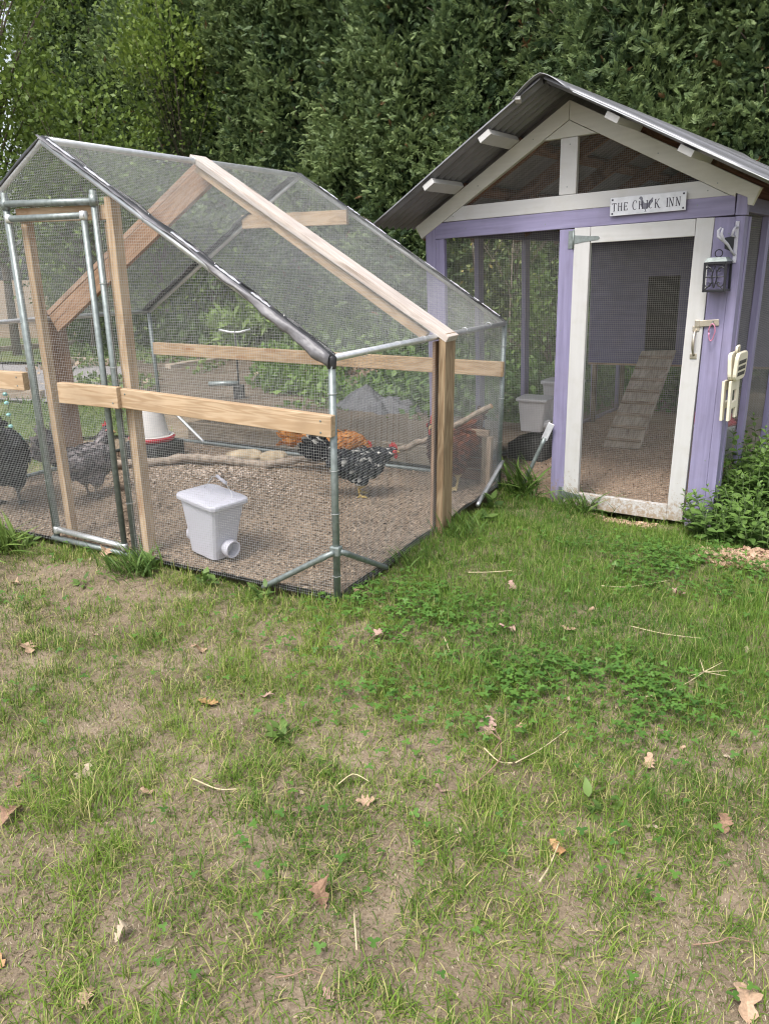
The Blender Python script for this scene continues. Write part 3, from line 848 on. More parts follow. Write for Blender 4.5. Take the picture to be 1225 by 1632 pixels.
# raised henhouse inside, its legs, the cleated ramp
HZ = .66
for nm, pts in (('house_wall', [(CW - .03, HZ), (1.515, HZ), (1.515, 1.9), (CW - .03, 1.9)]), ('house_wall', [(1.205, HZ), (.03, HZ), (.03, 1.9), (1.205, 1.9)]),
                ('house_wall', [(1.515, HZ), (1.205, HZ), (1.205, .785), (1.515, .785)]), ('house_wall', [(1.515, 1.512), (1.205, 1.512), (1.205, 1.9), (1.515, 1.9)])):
    kp(nm, pts, 3.0, .018, M['purple_dark'])
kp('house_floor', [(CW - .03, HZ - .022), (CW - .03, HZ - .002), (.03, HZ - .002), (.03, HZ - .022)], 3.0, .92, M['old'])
kp('house_back', [(CW - .03, HZ), (.03, HZ), (.03, 1.9), (CW - .03, 1.9)], 3.90, .02, M['dark'])  # near-black colour paints in the darkness inside the henhouse
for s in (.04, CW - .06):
    kp('house_side', [(s + .02, HZ), (s, HZ), (s, 1.9), (s + .02, 1.9)], 3.02, .87, M['purple_dark'])
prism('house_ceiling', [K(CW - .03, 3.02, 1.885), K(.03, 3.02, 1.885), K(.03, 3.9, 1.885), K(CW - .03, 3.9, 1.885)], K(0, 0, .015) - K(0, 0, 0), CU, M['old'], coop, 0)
kp('house_gable', [(CW - .05, 1.905), (.05, 1.905), (APX[0], 2.43)], 3.0, .018, M['purple_dark'])
for s in (2.04, .1):
    for t in (3.03, 3.85): kb('house_leg', (s, t, .0), (s, t, HZ - .024), CU, .04, .04, M['timber'])
r0, r1 = K(1.255, 1.80, .035), K(1.36, 2.99, .79)
rp = bar('ramp', r0, r1, CU, .335, .02, M['ramp'], coop, .002)
rd = V3(r1) - V3(r0); ru = rd.normalized().cross(V3(CU)).normalized()
if ru.z < 0: ru = -ru
for i in range(8):
    c = V3(r0) + rd * (.06 + i * .122) + ru * .019
    bar('cleat', c - V3(CU) * .16, c + V3(CU) * .16, rd, .032, .02, M['old'], rp, .002)

# ------------------------------------------------------------------ sign
SGX, SGZ = V3(-CU), V3(CK)                       # reading direction, up
sc_ = V3(K(.536, -.022, 1.951))
sg = thing('name_sign', 'pale metal sign reading THE CHICK INN screwed over the coop door', 'sign', sc_)
SM = mat_from(SGX, SGZ, SGX.cross(SGZ), sc_)     # local: x right, y up, z outwards
SWD, SHT = .462, .106
V, F = boxm((0, 0, 0), (SWD, SHT, .004)); add('sign_plate', V, F, M['sign'], sg, SM, bevel=.0015)
def strokes(ch):
    """(x0,y0,x1,y1,width) strokes in a unit box, slab serifs included"""
    T, t = .17, .09
    S = lambda x, y, w_=.3: (x - w_ / 2, y, x + w_ / 2, y, t)
    if ch == 'T': return [(.5, 0, .5, 1, T), (.04, .96, .96, .96, t), (.06, .82, .06, .98, t), (.94, .82, .94, .98, t), S(.5, .03, .4)], 1
    if ch == 'H': return [(.17, 0, .17, 1, T), (.83, 0, .83, 1, T), (.17, .52, .83, .52, t), S(.17, .03), S(.83, .03), S(.17, .97), S(.83, .97)], 1
    if ch == 'E': return [(.2, 0, .2, 1, T), (.08, .96, .86, .96, t), (.2, .52, .66, .52, t), (.08, .04, .88, .04, t), (.85, .78, .85, .98, t), (.88, .02, .88, .24, t), (.66, .42, .66, .62, t)], .92
    if ch == 'I': return [(.5, 0, .5, 1, T * 1.0), S(.5, .03, .36), S(.5, .97, .36)], .5
    if ch == 'N': return [(.18, 0, .18, 1, t), (.86, 0, .86, 1, t), (.16, 1, .86, 0, T), S(.18, .03), S(.86, .97), (.02, .97, .2, .97, t)], 1.05
    if ch == 'K': return [(.18, 0, .18, 1, T), S(.18, .03), S(.18, .97), (.2, .42, .84, .97, t), (.4, .56, .86, .02, T), (.86, .02, 1.1, -.08, t), S(.84, .97, .28), (1.08, -.08, 1.2, -.02, t)], 1.1
    if ch == 'C':
        o = []; n = 14
        for i in range(n):
            a, b = R(48 + 264 * i / n), R(48 + 264 * (i + 1) / n)
            m_ = (a + b) / 2; wd = .07 + .10 * max(0, -math.cos(m_)) ** 1
            o.append((.52 + .42 * math.cos(a), .5 + .5 * math.sin(a), .52 + .42 * math.cos(b), .5 + .5 * math.sin(b), wd))
        return o + [(.82, .7, .82, .98, t)], 1
def letter_mesh(txt, x, y, h, adv, slant=0):
    parts = []
    for ch, hh, dy in txt:
        if ch == ' ': x += adv * .62; continue
        st, wd = strokes(ch)
        w_ = hh * h * .66
        for (a, b, c, d, t) in st:
            p = Vector((x + a * w_, y + dy * h + b * hh * h)); q = Vector((x + c * w_, y + dy * h + d * hh * h))
            dd = (q - p); 
            if dd.length < 1e-6: continue
            dd.normalize(); nn = Vector((-dd.y, dd.x)) * t * h * .42
            e = dd * t * h * .04
            pts = [p - e + nn, p - e - nn, q + e - nn, q + e + nn]
            parts.append(([(v.x, v.y, .0026 + .00015 * (len(parts) % 5)) for v in pts], [(0, 1, 2, 3)]))
        x += wd * w_ + .0095
    return join(parts), x
txt = [(c, 1.0, 0) for c in 'THE'] + [(' ', 1, 0)] + [('C', 1.12, -.02), ('H', 1, 0), ('I', 1, 0), ('C', 1.0, 0), ('K', 1.05, 0)] + [(' ', 1, 0)] + [(c, 1.06, 0) for c in 'INN']
(_, xe) = letter_mesh(txt, 0, 0, .047, .034)
k_ = .428 / xe
(LV, LF), _ = letter_mesh(txt, 0, 0, .047, .034)
LV = [(-.218 + x * k_, -.026 + y, z) for x, y, z in LV]
add('lettering', LV, LF, M['ink'], sg, SM, kind='stuff')
em = [(-.052, .036), (-.044, .046), (-.034, .045), (-.027, .036), (-.026, .02), (-.014, .006), (.004, .004), (.016, .016), (.026, .030), (.034, .036), (.036, .026), (.030, .006), (.018, -.012), (.006, -.024), (-.006, -.030), (-.004, -.040), (.002, -.042), (-.02, -.044), (-.010, -.040), (-.012, -.030), (-.026, -.024), (-.036, -.010), (-.039, .008), (-.037, .022), (-.042, .028)]
bm = bmesh.new(); vs = [bm.verts.new((x, y, .0022)) for x, y in em]; f_ = bm.faces.new(vs); bmesh.ops.triangulate(bm, faces=[f_])
me = bpy.data.meshes.new('hen_emblem'); bm.to_mesh(me); bm.free(); me.materials.append(M['ink_grey'])
o = bpy.data.objects.new('hen_emblem', me); link(o, sg, SM)
V, F = lathe([(.0062, 0), (.0055, .0025), (.002, .0035)], 10)
for x in (-.216, .216):
    for y in (-.040, .040): add('screw', V, F, M['ink'], sg, SM @ Matrix.Translation((x, y, .002)))

# ------------------------------------------------------------------ lantern on its hook
hk = thing('wall_hook', 'white scrolled metal hook screwed to the corner post of the coop', 'hook', K(.012, -.012, 1.70))
HB = lambda s, t, z: K(s, t, z)
bar('hook_plate', HB(.012, -.006, 1.585), HB(.018, -.006, 1.815), CU, .022, .005, M['plastic_white'], hk, .004)
tube('hook_arm', [HB(.015, -.012, 1.78), HB(.018, -.034, 1.785), HB(.024, -.052, 1.765), HB(.030, -.05, 1.735), HB(.022, -.016, 1.73)], .007, M['plastic_white'], hk, 8)
tube('hook_arm', [HB(.014, -.012, 1.63), HB(.03, -.05, 1.66), HB(.042, -.085, 1.69), HB(.055, -.115, 1.71), HB(.066, -.135, 1.745), HB(.06, -.14, 1.775)], [.007, .008, .009, .009, .008, .005], M['plastic_white'], hk, 8)
tube('hook_arm', [HB(.055, -.115, 1.71), HB(.085, -.12, 1.735), HB(.088, -.12, 1.765), HB(.075, -.12, 1.782)], [.010, .010, .008, .004], M['plastic_white'], hk, 8)
prism('dark_plate', [HB(.02, -.03, 1.735), HB(.055, -.10, 1.725), HB(.05, -.10, 1.665), HB(.018, -.03, 1.645)], K(.003, .012, 0) - K(0, 0, 0), CK, M['black'], hk, .002)  # thin black plate between the hook arms
ln = thing('lantern', 'black square lantern with scrolled fretwork hanging beside the coop door', 'lantern', K(.076, -.075, 1.43))
LX, LY, LZ = V3(-CU), V3(CK), V3(-CV)
LM = mat_from(LX, LY, LZ, V3(K(.076, -.075, 1.43)))
W2 = .058
parts = []
for x in (-W2, W2):
    for z in (-.055, .055): parts.append(boxm((x, .082, z), (.012, .164, .012)))
for y in (.006, .158):
    for z in (-.055, .055): parts.append(boxm((0, y, z), (.116, .012, .012)))
    for x in (-W2, W2): parts.append(boxm((x, y, 0), (.012, .012, .11)))
V, F = join(parts); add('lantern_frame', V, F, M['black'], ln, LM, bevel=.001)
V, F = boxm((0, .001, 0), (.125, .006, .12)); add('lantern_base', V, F, M['black'], ln, LM)
V = [(-.066, .166, -.064), (.066, .166, -.064), (.066, .166, .064), (-.066, .166, .064), (-.05, .19, -.048), (.05, .19, -.048), (.05, .19, .048), (-.05, .19, .048)]
o = add('lantern_roof', V, BOXF, M['galv'], ln, LM); fixn(o)
parts = []
def curl(pts, r=.0035): parts.append(tubemesh(pts, r, 6))
for sx in (-1, 1):
    for sy in (-1, 1):
        c = []
        for i in range(16):
            a = i / 15 * 5.2; rr = .024 - .0042 * a
            c.append((sx * (.030 + rr * math.cos(a)), .082 + sy * (.036 + rr * math.sin(a)), .058))
        curl(c)
    curl([(sx * .05, .012, .058), (sx * .012, .05, .058), (sx * .012, .115, .058), (sx * .05, .152, .058)])
curl([(0, .02, .058), (.016, .082, .058), (0, .145, .058), (-.016, .082, .058), (0, .02, .058)])
curl([(-.05, .082, .058), (.05, .082, .058)])
V, F = join(parts); add('fretwork', V, F, M['black'], ln, LM)
V, F = boxm((0, .082, .0), (.10, .14, .006)); add('lantern_pane', V, F, M['purple_dark'], ln, LM @ Matrix.Translation((0, 0, .03)))
c = [(.021 * math.cos(i / 14 * 6.283), .212 + .021 * math.sin(i / 14 * 6.283), 0) for i in range(15)]
V, F = tubemesh(c, .003, 6); add('ring', V, F, M['black'], ln, LM)
cb = thing('carabiner', 'pink snap hook hanging in the bolt of the coop door', 'carabiner', K(.085, -.035, 1.19))
c = []
for i in range(21):
    a = i / 20 * 6.283; c.append(K(.086 + .019 * math.cos(a) * (1.0 if math.sin(a) > 0 else .8), -.037, 1.192 + .05 * math.sin(a)))
tube('carabiner_loop', c, .0038, M['pink'], cb, 8)

# ------------------------------------------------------------------ folding stool, lidded bucket
st = thing('folding_stool', 'cream plastic step stool hung folded on the right wall of the coop', 'stool', K(-.05, .03, .72))
SX, SY = V3(CV), V3(CK)
def stm(t, z, tilt=0.0): return mat_from(SX, SY, SX.cross(SY), V3(K(-.062, t, z))) @ Matrix.Rotation(tilt, 4, 'X')
def roundrect(w_, h_, r, n=5):
    o = []
    for cx, cy, a0 in ((w_ / 2 - r, h_ / 2 - r, 0), (-w_ / 2 + r, h_ / 2 - r, 90), (-w_ / 2 + r, -h_ / 2 + r, 180), (w_ / 2 - r, -h_ / 2 + r, 270)):
        for i in range(n): a = R(a0 + 90 * i / (n - 1)); o.append((cx + r * math.cos(a), cy + r * math.sin(a)))
    return o
def slab(pts, d, holes=()):
    n = len(pts); V = [(x, y, -d / 2) for x, y in pts] + [(x, y, d / 2) for x, y in pts]
    return V, [tuple(range(n - 1, -1, -1)), tuple(range(n, 2 * n))] + [(i, (i + 1) % n, n + (i + 1) % n, n + i) for i in range(n)]
for dz_, tl in ((.0, R(4)), (.034, R(-3))):
    V, F = slab(roundrect(.23, .165, .04), .022); o = add('stool_tread', V, F, M['plastic_cream'], st, stm(.03, .995, tl) @ Matrix.Translation((0, 0, dz_ * -1 + .02)), bevel=.005); fixn(o)
parts = [boxm((x, y, 0), (.012, .022, .006)) for x in (-.08, -.055, -.03, -.005, .02, .045, .07) for y in (-.045, -.01, .025)]
V, F = join(parts); add('tread_slots', V, F, M['dark'], st, stm(.03, .995, R(4)) @ Matrix.Translation((0, 0, .0305)))
for dz_ in (.004, -.034):      # leg panels: frame round an opening
    parts = [boxm((-.075, 0, 0), (.05, .24, .016)), boxm((.075, 0, 0), (.05, .24, .016)), boxm((0, .09, 0), (.10, .06, .016)), boxm((0, -.03, 0), (.10, .045, .016))]
    V, F = join(parts); add('stool_leg_panel', V, F, M['plastic_cream'], st, stm(.02, .79) @ Matrix.Translation((0, 0, dz_)), bevel=.004)
tube('stool_handle', [K(-.06, -.01, 1.07), K(-.06, -.01, 1.105), K(-.06, .04, 1.11), K(-.06, .045, 1.075)], .008, M['plastic_cream'], st, 8)
rb = thing('lidded_bucket', 'pale bucket with a red lid standing inside the coop by the right wall', 'bucket', K(.21, .72, .03))
RM = Matrix.Translation(V3(K(.21, .72, .02)))
V, F = lathe([(.125, 0), (.15, .46), (.158, .46), (.158, .50), (.148, .51)], 28); add('bucket_body', V, F, M['plastic_grey'], rb, RM, smooth=True)
V, F = lathe([(.160, .495), (.162, .52), (.14, .535), (.13, .56), (.06, .585), (.0, .588)], 28); add('lid', V, F, M['plastic_red'], rb, RM, smooth=True)
prism('label', [K(.21 - .128, .60, .20), K(.21 - .128, .70, .20), K(.21 - .130, .70, .27), K(.21 - .130, .60, .27)], K(-.012, -.002, 0) - K(0, 0, 0), CV, M['plastic_red'], rb, 0)

# ------------------------------------------------------------------ feeders
def portfeeder(name, label, loc, rz, w0, d0, w1, d1, h, mat, ports, hang=None):
    t = thing(name, label, 'feeder', loc, None, rz)
    if hang:
        WM[t.name] = WM[t.name] @ Matrix.Rotation(hang, 4, 'Y'); t.matrix_basis = WM[t.name]
    MM = WM[t.name]
    def ring_(w_, d_, z, r=.03): return [(x, y, z) for x, y in roundrect(w_, d_, r, 4)]
    rows = [ring_(w0, d0, 0), ring_(w0 + (w1 - w0) * .5, d0 + (d1 - d0) * .5, h * .5), ring_(w1, d1, h * .93)]
    n = len(rows[0]); V = [p for r in rows for p in r]
    F = [tuple(range(n - 1, -1, -1)), tuple(range(2 * n, 3 * n))]
    for a in range(2):
        for i in range(n): F.append((a * n + i, a * n + (i + 1) % n, (a + 1) * n + (i + 1) % n, (a + 1) * n + i))
    add('tub', V, F, mat, t, bevel=.004)
    rows = [ring_(w1 + .03, d1 + .03, h * .90, .035), ring_(w1 + .036, d1 + .036, h * .955, .04), ring_(w1 + .03, d1 + .03, h * .985, .04), ring_(w1 - .03, d1 - .03, h, .03)]
    V = [p for r in rows for p in r]; F = [tuple(range(n - 1, -1, -1)), tuple(range(3 * n, 4 * n))]
    for a in range(3):
        for i in range(n): F.append((a * n + i, a * n + (i + 1) % n, (a + 1) * n + (i + 1) % n, (a + 1) * n + i))
    add('lid', V, F, mat, t, smooth=False, bevel=.003)
    for (px, py, ang) in ports:
        V, F = lathe([(.040, -.03), (.040, .025), (.046, .025), (.046, .06), (.039, .06), (.038, .0), (.0, .0)], 20)
        F = F[:-1]
        Mp = MM @ Matrix.Translation((px, py, h * .20)) @ Matrix.Rotation(ang, 4, 'Z') @ Matrix.Rotation(R(90), 4, 'Y') @ Matrix.Rotation(R(0), 4, 'X')
        pt = add('port', V, F, mat, t, Mp, smooth=False)
        V2, F2 = lathe([(.0385, .006), (.0, .007)], 16); add('port_mouth', V2, F2, M['plastic_grey'], pt, Mp)
    return t
fa = math.atan2(PU[1], PU[0])
f0 = Q(.875, .185, .03)
pf = portfeeder('hanging_feeder', 'white lidded bucket feeder with round side ports just inside the run front', f0, R(-40), .205, .15, .285, .215, .325, M['plastic_white'], [(.105, .0, 0), (-.11, .0, R(180))], R(5))
MF = WM[pf.name]
hl = lambda x, y, z: MF @ Vector((x, y, z))
b_ = tube('bail', [hl(-.12, .02, .27), hl(-.115, .03, .31), hl(-.05, .05, .40), hl(-.02, .052, .405)], .0016, M['galv_bright'], pf, 6)
tube('bail', [hl(.135, .02, .265), hl(.13, .03, .30), hl(.10, .045, .35), hl(.05, .052, .385)], .0016, M['galv_bright'], pf, 6)
tube('grip', [hl(-.022, .052, .408), hl(.052, .052, .386)], .0085, M['plastic_white'], pf, 10)
tube('hook', [hl(.012, .052, .398), hl(.016, .052, .43), hl(.0, .052, .445), hl(-.008, .052, .43)], .0018, M['dark'], pf, 6)
ca = math.atan2(CU[1], CU[0])
portfeeder('port_feeder', 'smaller grey-white port feeder on a dark pan behind the left coop netting', K(1.80, 1.13, .275), ca + R(8), .19, .19, .245, .23, .29, M['plastic_grey'], [(.055, -.10, R(-90)), (-.10, .02, R(180))])
portfeeder('port_feeder', 'larger grey-white lidded feeder half hidden by the middle coop post', K(1.76, 1.60, .29), ca + R(5), .24, .22, .30, .27, .37, M['plastic_grey'], [(.03, -.115, R(-90))])
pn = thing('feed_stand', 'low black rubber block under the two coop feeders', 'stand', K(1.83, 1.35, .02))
V, F = boxm((0, 0, .10), (.34, .70, .20)); add('block', V, F, M['dark'], pn, Matrix.Translation(V3(K(1.83, 1.36, .02))) @ Matrix.Rotation(ca, 4, 'Z'), bevel=.02)  # plain dark block below both feeders

dk = thing('poultry_drinker', 'milky plastic drinker with a red base tray standing near the back of the run', 'drinker', Q(2.80, 1.62, .03))
DB = Q(2.66, 1.66, .165)
V, F = lathe([(.168, 0), (.18, .03), (.172, .036), (.166, .012), (.12, .012), (.0, .012)], 32); add('tray', V, F[:-1], M['plastic_red'], dk, Matrix.Translation(V3(DB)), smooth=True)
V, F = lathe([(.170, .040), (.158, .046), (.142, .03)], 32); add('tray_rim', V, F[:-2], M['plastic_trans'], dk, Matrix.Translation(V3(DB)), smooth=True)
V, F = lathe([(.135, .014), (.130, .06), (.098, .25), (.090, .268), (.06, .275), (.0, .276)], 28); add('jar', V, F, M['plastic_trans'], dk, Matrix.Translation(V3(DB)), smooth=True)
bl = thing('paver_block', 'dark stone block under the red rimmed drinker', 'block', Q(2.66, 1.66, .02))
V, F = boxm((0, 0, .06), (.36, .32, .135)); add('block', V, F, M['dark'], bl, Matrix.Translation(V3(Q(2.66, 1.66, .03))) @ Matrix.Rotation(fa, 4, 'Z'), bevel=.015)

# ------------------------------------------------------------------ log perch, stones, toy ring, chime, frame, pipe
lg = thing('perch_branch', 'long knobbly grey branch lying across the run and rising to the back right post', 'branch', Q(1.5, 1.75, .05))
pts = [(2.74, 1.22, .06), (2.5, 1.42, .055), (2.28, 1.62, .075), (2.0, 1.70, .07), (1.66, 1.74, .06), (1.45, 1.93, .075), (1.25, 2.05, .085), (.95, 2.03, .145), (.66, 2.0, .225), (.42, 2.0, .335), (.2, 2.0, .46), (-.005, 2.0, .585)]
C = []
for i in range(len(pts) - 1):
    a, b = np.array(pts[i]), np.array(pts[i + 1])
    for j in range(4):
        p = a + (b - a) * j / 4; C.append(Q(*p) + rng.normal(0, .004, 3))
C.append(Q(*pts[-1]))
rad = [.036 - .018 * i / len(C) + .005 * math.sin(i * 2.1) * (1 if i < 30 else .4) for i in range(len(C))]
tube('branch_wood', C, rad, M['log'], lg, 10)
V, F = lathe([(.017, 0), (.015, .004), (0, .004)], 10); add('cut_end', V, F, M['pine'], lg, Matrix.Translation(V3(C[-1])) @ (V3(C[-1]) - V3(C[-2])).to_track_quat('Z', 'Y').to_matrix().to_4x4())

def blob(r, seed, sq=(1, 1, 1), sub=3, amp=.25, freq=1.6):
    bm = bmesh.new(); bmesh.ops.create_icosphere(bm, subdivisions=sub, radius=1)
    for v in bm.verts:
        d = 1 + amp * mnoise.noise(v.co * freq + Vector((seed, seed * 2, 0))) + amp * .4 * mnoise.noise(v.co * freq * 3 + Vector((0, seed, 5)))
        v.co = Vector((v.co.x * sq[0], v.co.y * sq[1], v.co.z * sq[2])) * d * r
    V = [tuple(v.co) for v in bm.verts]; F = [tuple(v.index for v in f.verts) for f in bm.faces]; bm.free()
    return V, F
def stone(label, c, r, sq, seed, mat='rock', cat='stone', group=None, rz=0):
    V, F = blob(r, seed, sq, 3, .3)
    o = add(cat.replace(' ', '_'), V, F, M[mat], None, Matrix.Translation(V3(c)) @ Matrix.Rotation(rz, 4, 'Z'), smooth=True)
    return tag(o, label, cat, group)
stone('larger flat tan stone behind the perch branch', Q(1.92, 1.86, .07), .12, (1.25, .7, .42), 3)
stone('smaller tan stone touching the right end of the flat stone', Q(1.70, 1.92, .07), .09, (1.2, .7, .55), 8)
tg = thing('toy_ring', 'small pale ring toy on the soil at the back of the run', 'toy', Q(1.42, 2.12, .13))
c = [Q(1.42 + .045 * math.cos(a), 2.12, .12 + .045 * math.sin(a)) for a in np.linspace(0, 6.283, 17)]
tube('ring', c, .014, M['plastic_trans'], tg, 8)
V, F = blob(.02, 4, (1, 1, 1), 2, .1); add('centre', V, F, M['turq'], tg, Matrix.Translation(V3(Q(1.42, 2.12, .12))), smooth=True)

ch = thing('glass_chime', 'string of turquoise glass beads with a bell hanging at the left of the run', 'chime', Q(3.0, .69, .28))
top = Q(3.0, .72, 1.09)
tube('string', [top, Q(3.0, .69, .34)], .0015, M['dark'], ch, 5)
for z in (.64, .58, .50, .42):
    V, F = blob(.017, z * 9, (1, 1, .8), 2, .1); add('bead', V, F, M['turq'], ch, Matrix.Translation(V3(Q(3.0, .69, z))), smooth=True)
V, F = lathe([(.085, -.10), (.082, -.05), (.07, .01), (.05, .05), (.02, .065), (.0, .066)], 18); add('bell', V, F[:-2] + [F[-1]], M['turq'], ch, Matrix.Translation(V3(Q(3.0, .69, .315))), smooth=True)

fb = thing('wooden_crate', 'low brown wooden crate standing in the back right corner of the run', 'crate', Q(.20, 2.08, 0))
bar('crate_rail', Q(.50, 2.17, .36), Q(.06, 2.17, .36), PK, .045, .03, M['old'], fb)
bar('crate_leg', Q(.075, 2.15, .0), Q(.075, 2.15, .335), PU, .05, .035, M['timber'], fb)
bar('crate_leg', Q(.035, 2.12, .0), Q(.035, 2.12, .35), PU, .03, .05, M['old'], fb)
for i in range(4): bar('crate_slat', Q(.50, 2.196, .05 + .083 * i), Q(.10, 2.196, .05 + .083 * i), PK, .075, .014, M['brown'], fb)

pp = thing('galvanised_pipe', 'bent galvanised pipe with a flattened end leaning on the middle coop post', 'pipe', K(1.3, -.06, .0))
a, b = V3(K(1.315, -.16, -.03)), V3(K(1.10, -.035, .55)); d = (b - a).normalized()
tube('pipe_tube', [a, a + d * .06, a + d * .3, b - d * .14, b - d * .09], [.0125, .014, .014, .014, .017], M['galv'], pp, 12)
bar('flat_end', b - d * .105, b + d * .02, CU, .048, .008, M['galv_bright'], pp, .002)

# ------------------------------------------------------------------ garden: bed boards, timbers, cloth heap, stake, sprinkler
rbd = thing('raised_bed', 'weathered board edging of the soil bed right behind the run', 'garden bed', Q(1.2, PL + .22, .05))
bar('bed_board', Q(2.95, PL + .20, .075), Q(1.15, PL + .22, .085), PK, .14, .04, M['timber'], rbd)
bar('bed_board', Q(1.14, PL + .22, .085), Q(.22, PL + .22, .08), PK, .14, .04, M['timber'], rbd)
sheet('bed_soil', lambda a, b: Q(2.95 - 2.75 * a, PL + .22 + 1.6 * b, .125 - .06 * b + .05 * float(fbm(a * 3.4, b * 1.6, 2.2, 3, 61) - .4)), 40, 24, M['garden'])
def timber(label, p, q, h=.10, wdt=.09, mat='ramp', z=0.03):
    p3 = G(p[0], p[1], z + h / 2); q3 = G(q[0], q[1], z + h / 2)
    o = bar('edging_timber', p3, q3, (0, 0, 1), h, wdt, M[mat], None, .006, .006)
    return tag(o, label, 'timber', 'timbers edging the garden path')
timber('long grey timber along the near edge of the path, left part', (-6.6, 10.2), (-4.05, 9.42))
timber('short pale timber at the near edge of the path by the wide post', (-3.72, 9.15), (-2.9, 8.66), .09, .12)
timber('far timber on the lawn side of the path', (-7.4, 14.6), (-5.75, 16.6), .10, .1)
timber('pale timber across the far side of the path', (-5.3, 13.1), (-4.3, 12.7), .10, .12)
timber('short timber lying on the soil past the path', (-3.25, 12.1), (-2.55, 13.0), .08, .14)
n_ = 46; P = []
for j in range(n_ + 1):
    for i in range(n_ + 1):
        u_, v_ = i / n_ * 2 - 1, j / n_ * 2 - 1
        q_ = math.hypot(u_, v_ * 1.05); a_ = math.atan2(v_, u_)
        peak = max(.40 * (1 - 1.25 * math.hypot(u_ + .12, v_)), .30 * (1 - 1.3 * math.hypot(u_ - .34, v_ + .1)), 0)
        fold = abs(mnoise.noise(Vector((a_ * 2.3, q_ * 1.1, 3)))) * .13 * min(1, q_ * 1.6) + .03 * mnoise.noise(Vector((u_ * 6, v_ * 6, 1)))
        edge = 1 + .16 * math.sin(a_ * 5 + 1) + .08 * math.sin(a_ * 11)
        P.append((u_ * .62 * edge, v_ * .50 * edge, max(peak + fold, 0) * max(0, 1 - max(0, q_ - .8) * 2) - .01))
k = np.arange((n_ + 1) ** 2).reshape(n_ + 1, n_ + 1)
o = add('cloth_heap', P, [np.stack([k[:-1, :-1], k[:-1, 1:], k[1:, 1:], k[1:, :-1]], -1).reshape(-1, 4)], M['tarp'], None, Matrix.Translation(V3(G(-.10, 7.9, .06))) @ Matrix.Rotation(R(-25), 4, 'Z'), smooth=True)
so = o.modifiers.new('thick', 'SOLIDIFY'); so.thickness = .003
tag(o, 'grey garden fleece draped over a low hump behind the run', 'cloth')
stake = tag(bar('wooden_stake', G(-3.02, 9.3, -.05), G(-3.0, 9.32, .62), (1, 0, 0), .035, .03, M['pine_red']), 'thin orange wooden stake by the garden path', 'stake')
spk = thing('garden_sprinkler', 'black riser sprinkler with a metal arm standing in the soil bed', 'sprinkler', G(-1.67, 9.2))
b0 = G(-1.67, 9.2)
tube('riser', [b0, b0 + np.array([0, 0, .82])], .012, M['dark'], spk, 8)
tube('arm', [b0 + np.array([-.18, 0, .83]), b0 + np.array([-.05, 0, .80]), b0 + np.array([.05, 0, .80]), b0 + np.array([.18, 0, .83])], .012, M['galv_bright'], spk, 8)
tube('hose', [b0 + np.array([-.34, -.02, .22]), b0 + np.array([0, 0, .22])], .03, M['galv'], spk, 10)
V, F = boxm((0, 0, .12), (.12, .12, .16)); add('valve_box', V, F, M['dark'], spk, bevel=.01)

# ------------------------------------------------------------------ hens
def henmat(name, stops, scale, leg=(.34, .24, .09), stretch=(1, 1, 1), neck=None):
    m, n, b = nmat(name, .75, spec=.25)
    mp = coords(n, stretch, rand=False)
    vo = N(n, 'ShaderNodeTexVoronoi', Scale=scale); n.links.new(mp.outputs[0], vo.inputs[0])
    no = N(n, 'ShaderNodeTexNoise', Scale=scale * .35, Detail=4.0); n.links.new(mp.outputs[0], no.inputs[0])
    x = mixc(n, .5, vo.outputs['Distance'], no.outputs[0])
    r = ramp(n, x, stops); out = r.outputs[0]
    tc = n.nodes.new('ShaderNodeTexCoord'); sx = n.nodes.new('ShaderNodeSeparateXYZ'); n.links.new(tc.outputs['Object'], sx.inputs[0])
    if neck:
        k = ramp(n, sx.outputs[0], [(.10, (0, 0, 0)), (.17, (1, 1, 1))]); out = mixc(n, k.outputs[0], out, neck)
    k = ramp(n, sx.outputs[2], [(.088, (1, 1, 1)), (.098, (0, 0, 0))]); out = mixc(n, k.outputs[0], out, leg)
    n.links.new(out, b.inputs['Base Color'])
    bump(n, b, vo.outputs['Distance'], .9, .012)
    return m
M['hen_black'] = henmat('black_feathers', [(.2, (.012, .012, .016)), (.6, (.03, .03, .034))], 60, (.10, .09, .08))
M['hen_speck'] = henmat('speckled_feathers', [(.45, (.015, .015, .02)), (.64, (.03, .03, .034)), (.67, (.5, .49, .46)), (.70, (.6, .58, .55))], 44, (.42, .30, .10), (1, 1, 1.4))
M['hen_buff'] = henmat('buff_feathers', [(.25, (.50, .23, .07)), (.6, (.36, .14, .045))], 55, (.42, .30, .10))
M['hen_red'] = henmat('rust_feathers', [(.25, (.19, .065, .03)), (.6, (.085, .03, .02))], 55, (.40, .30, .14), neck=(.05, .03, .03))
M['hen_grey'] = henmat('grey_feathers', [(.25, (.27, .235, .235)), (.5, (.17, .15, .155)), (.65, (.08, .075, .08))], 60, (.2, .17, .14), neck=(.03, .028, .03))

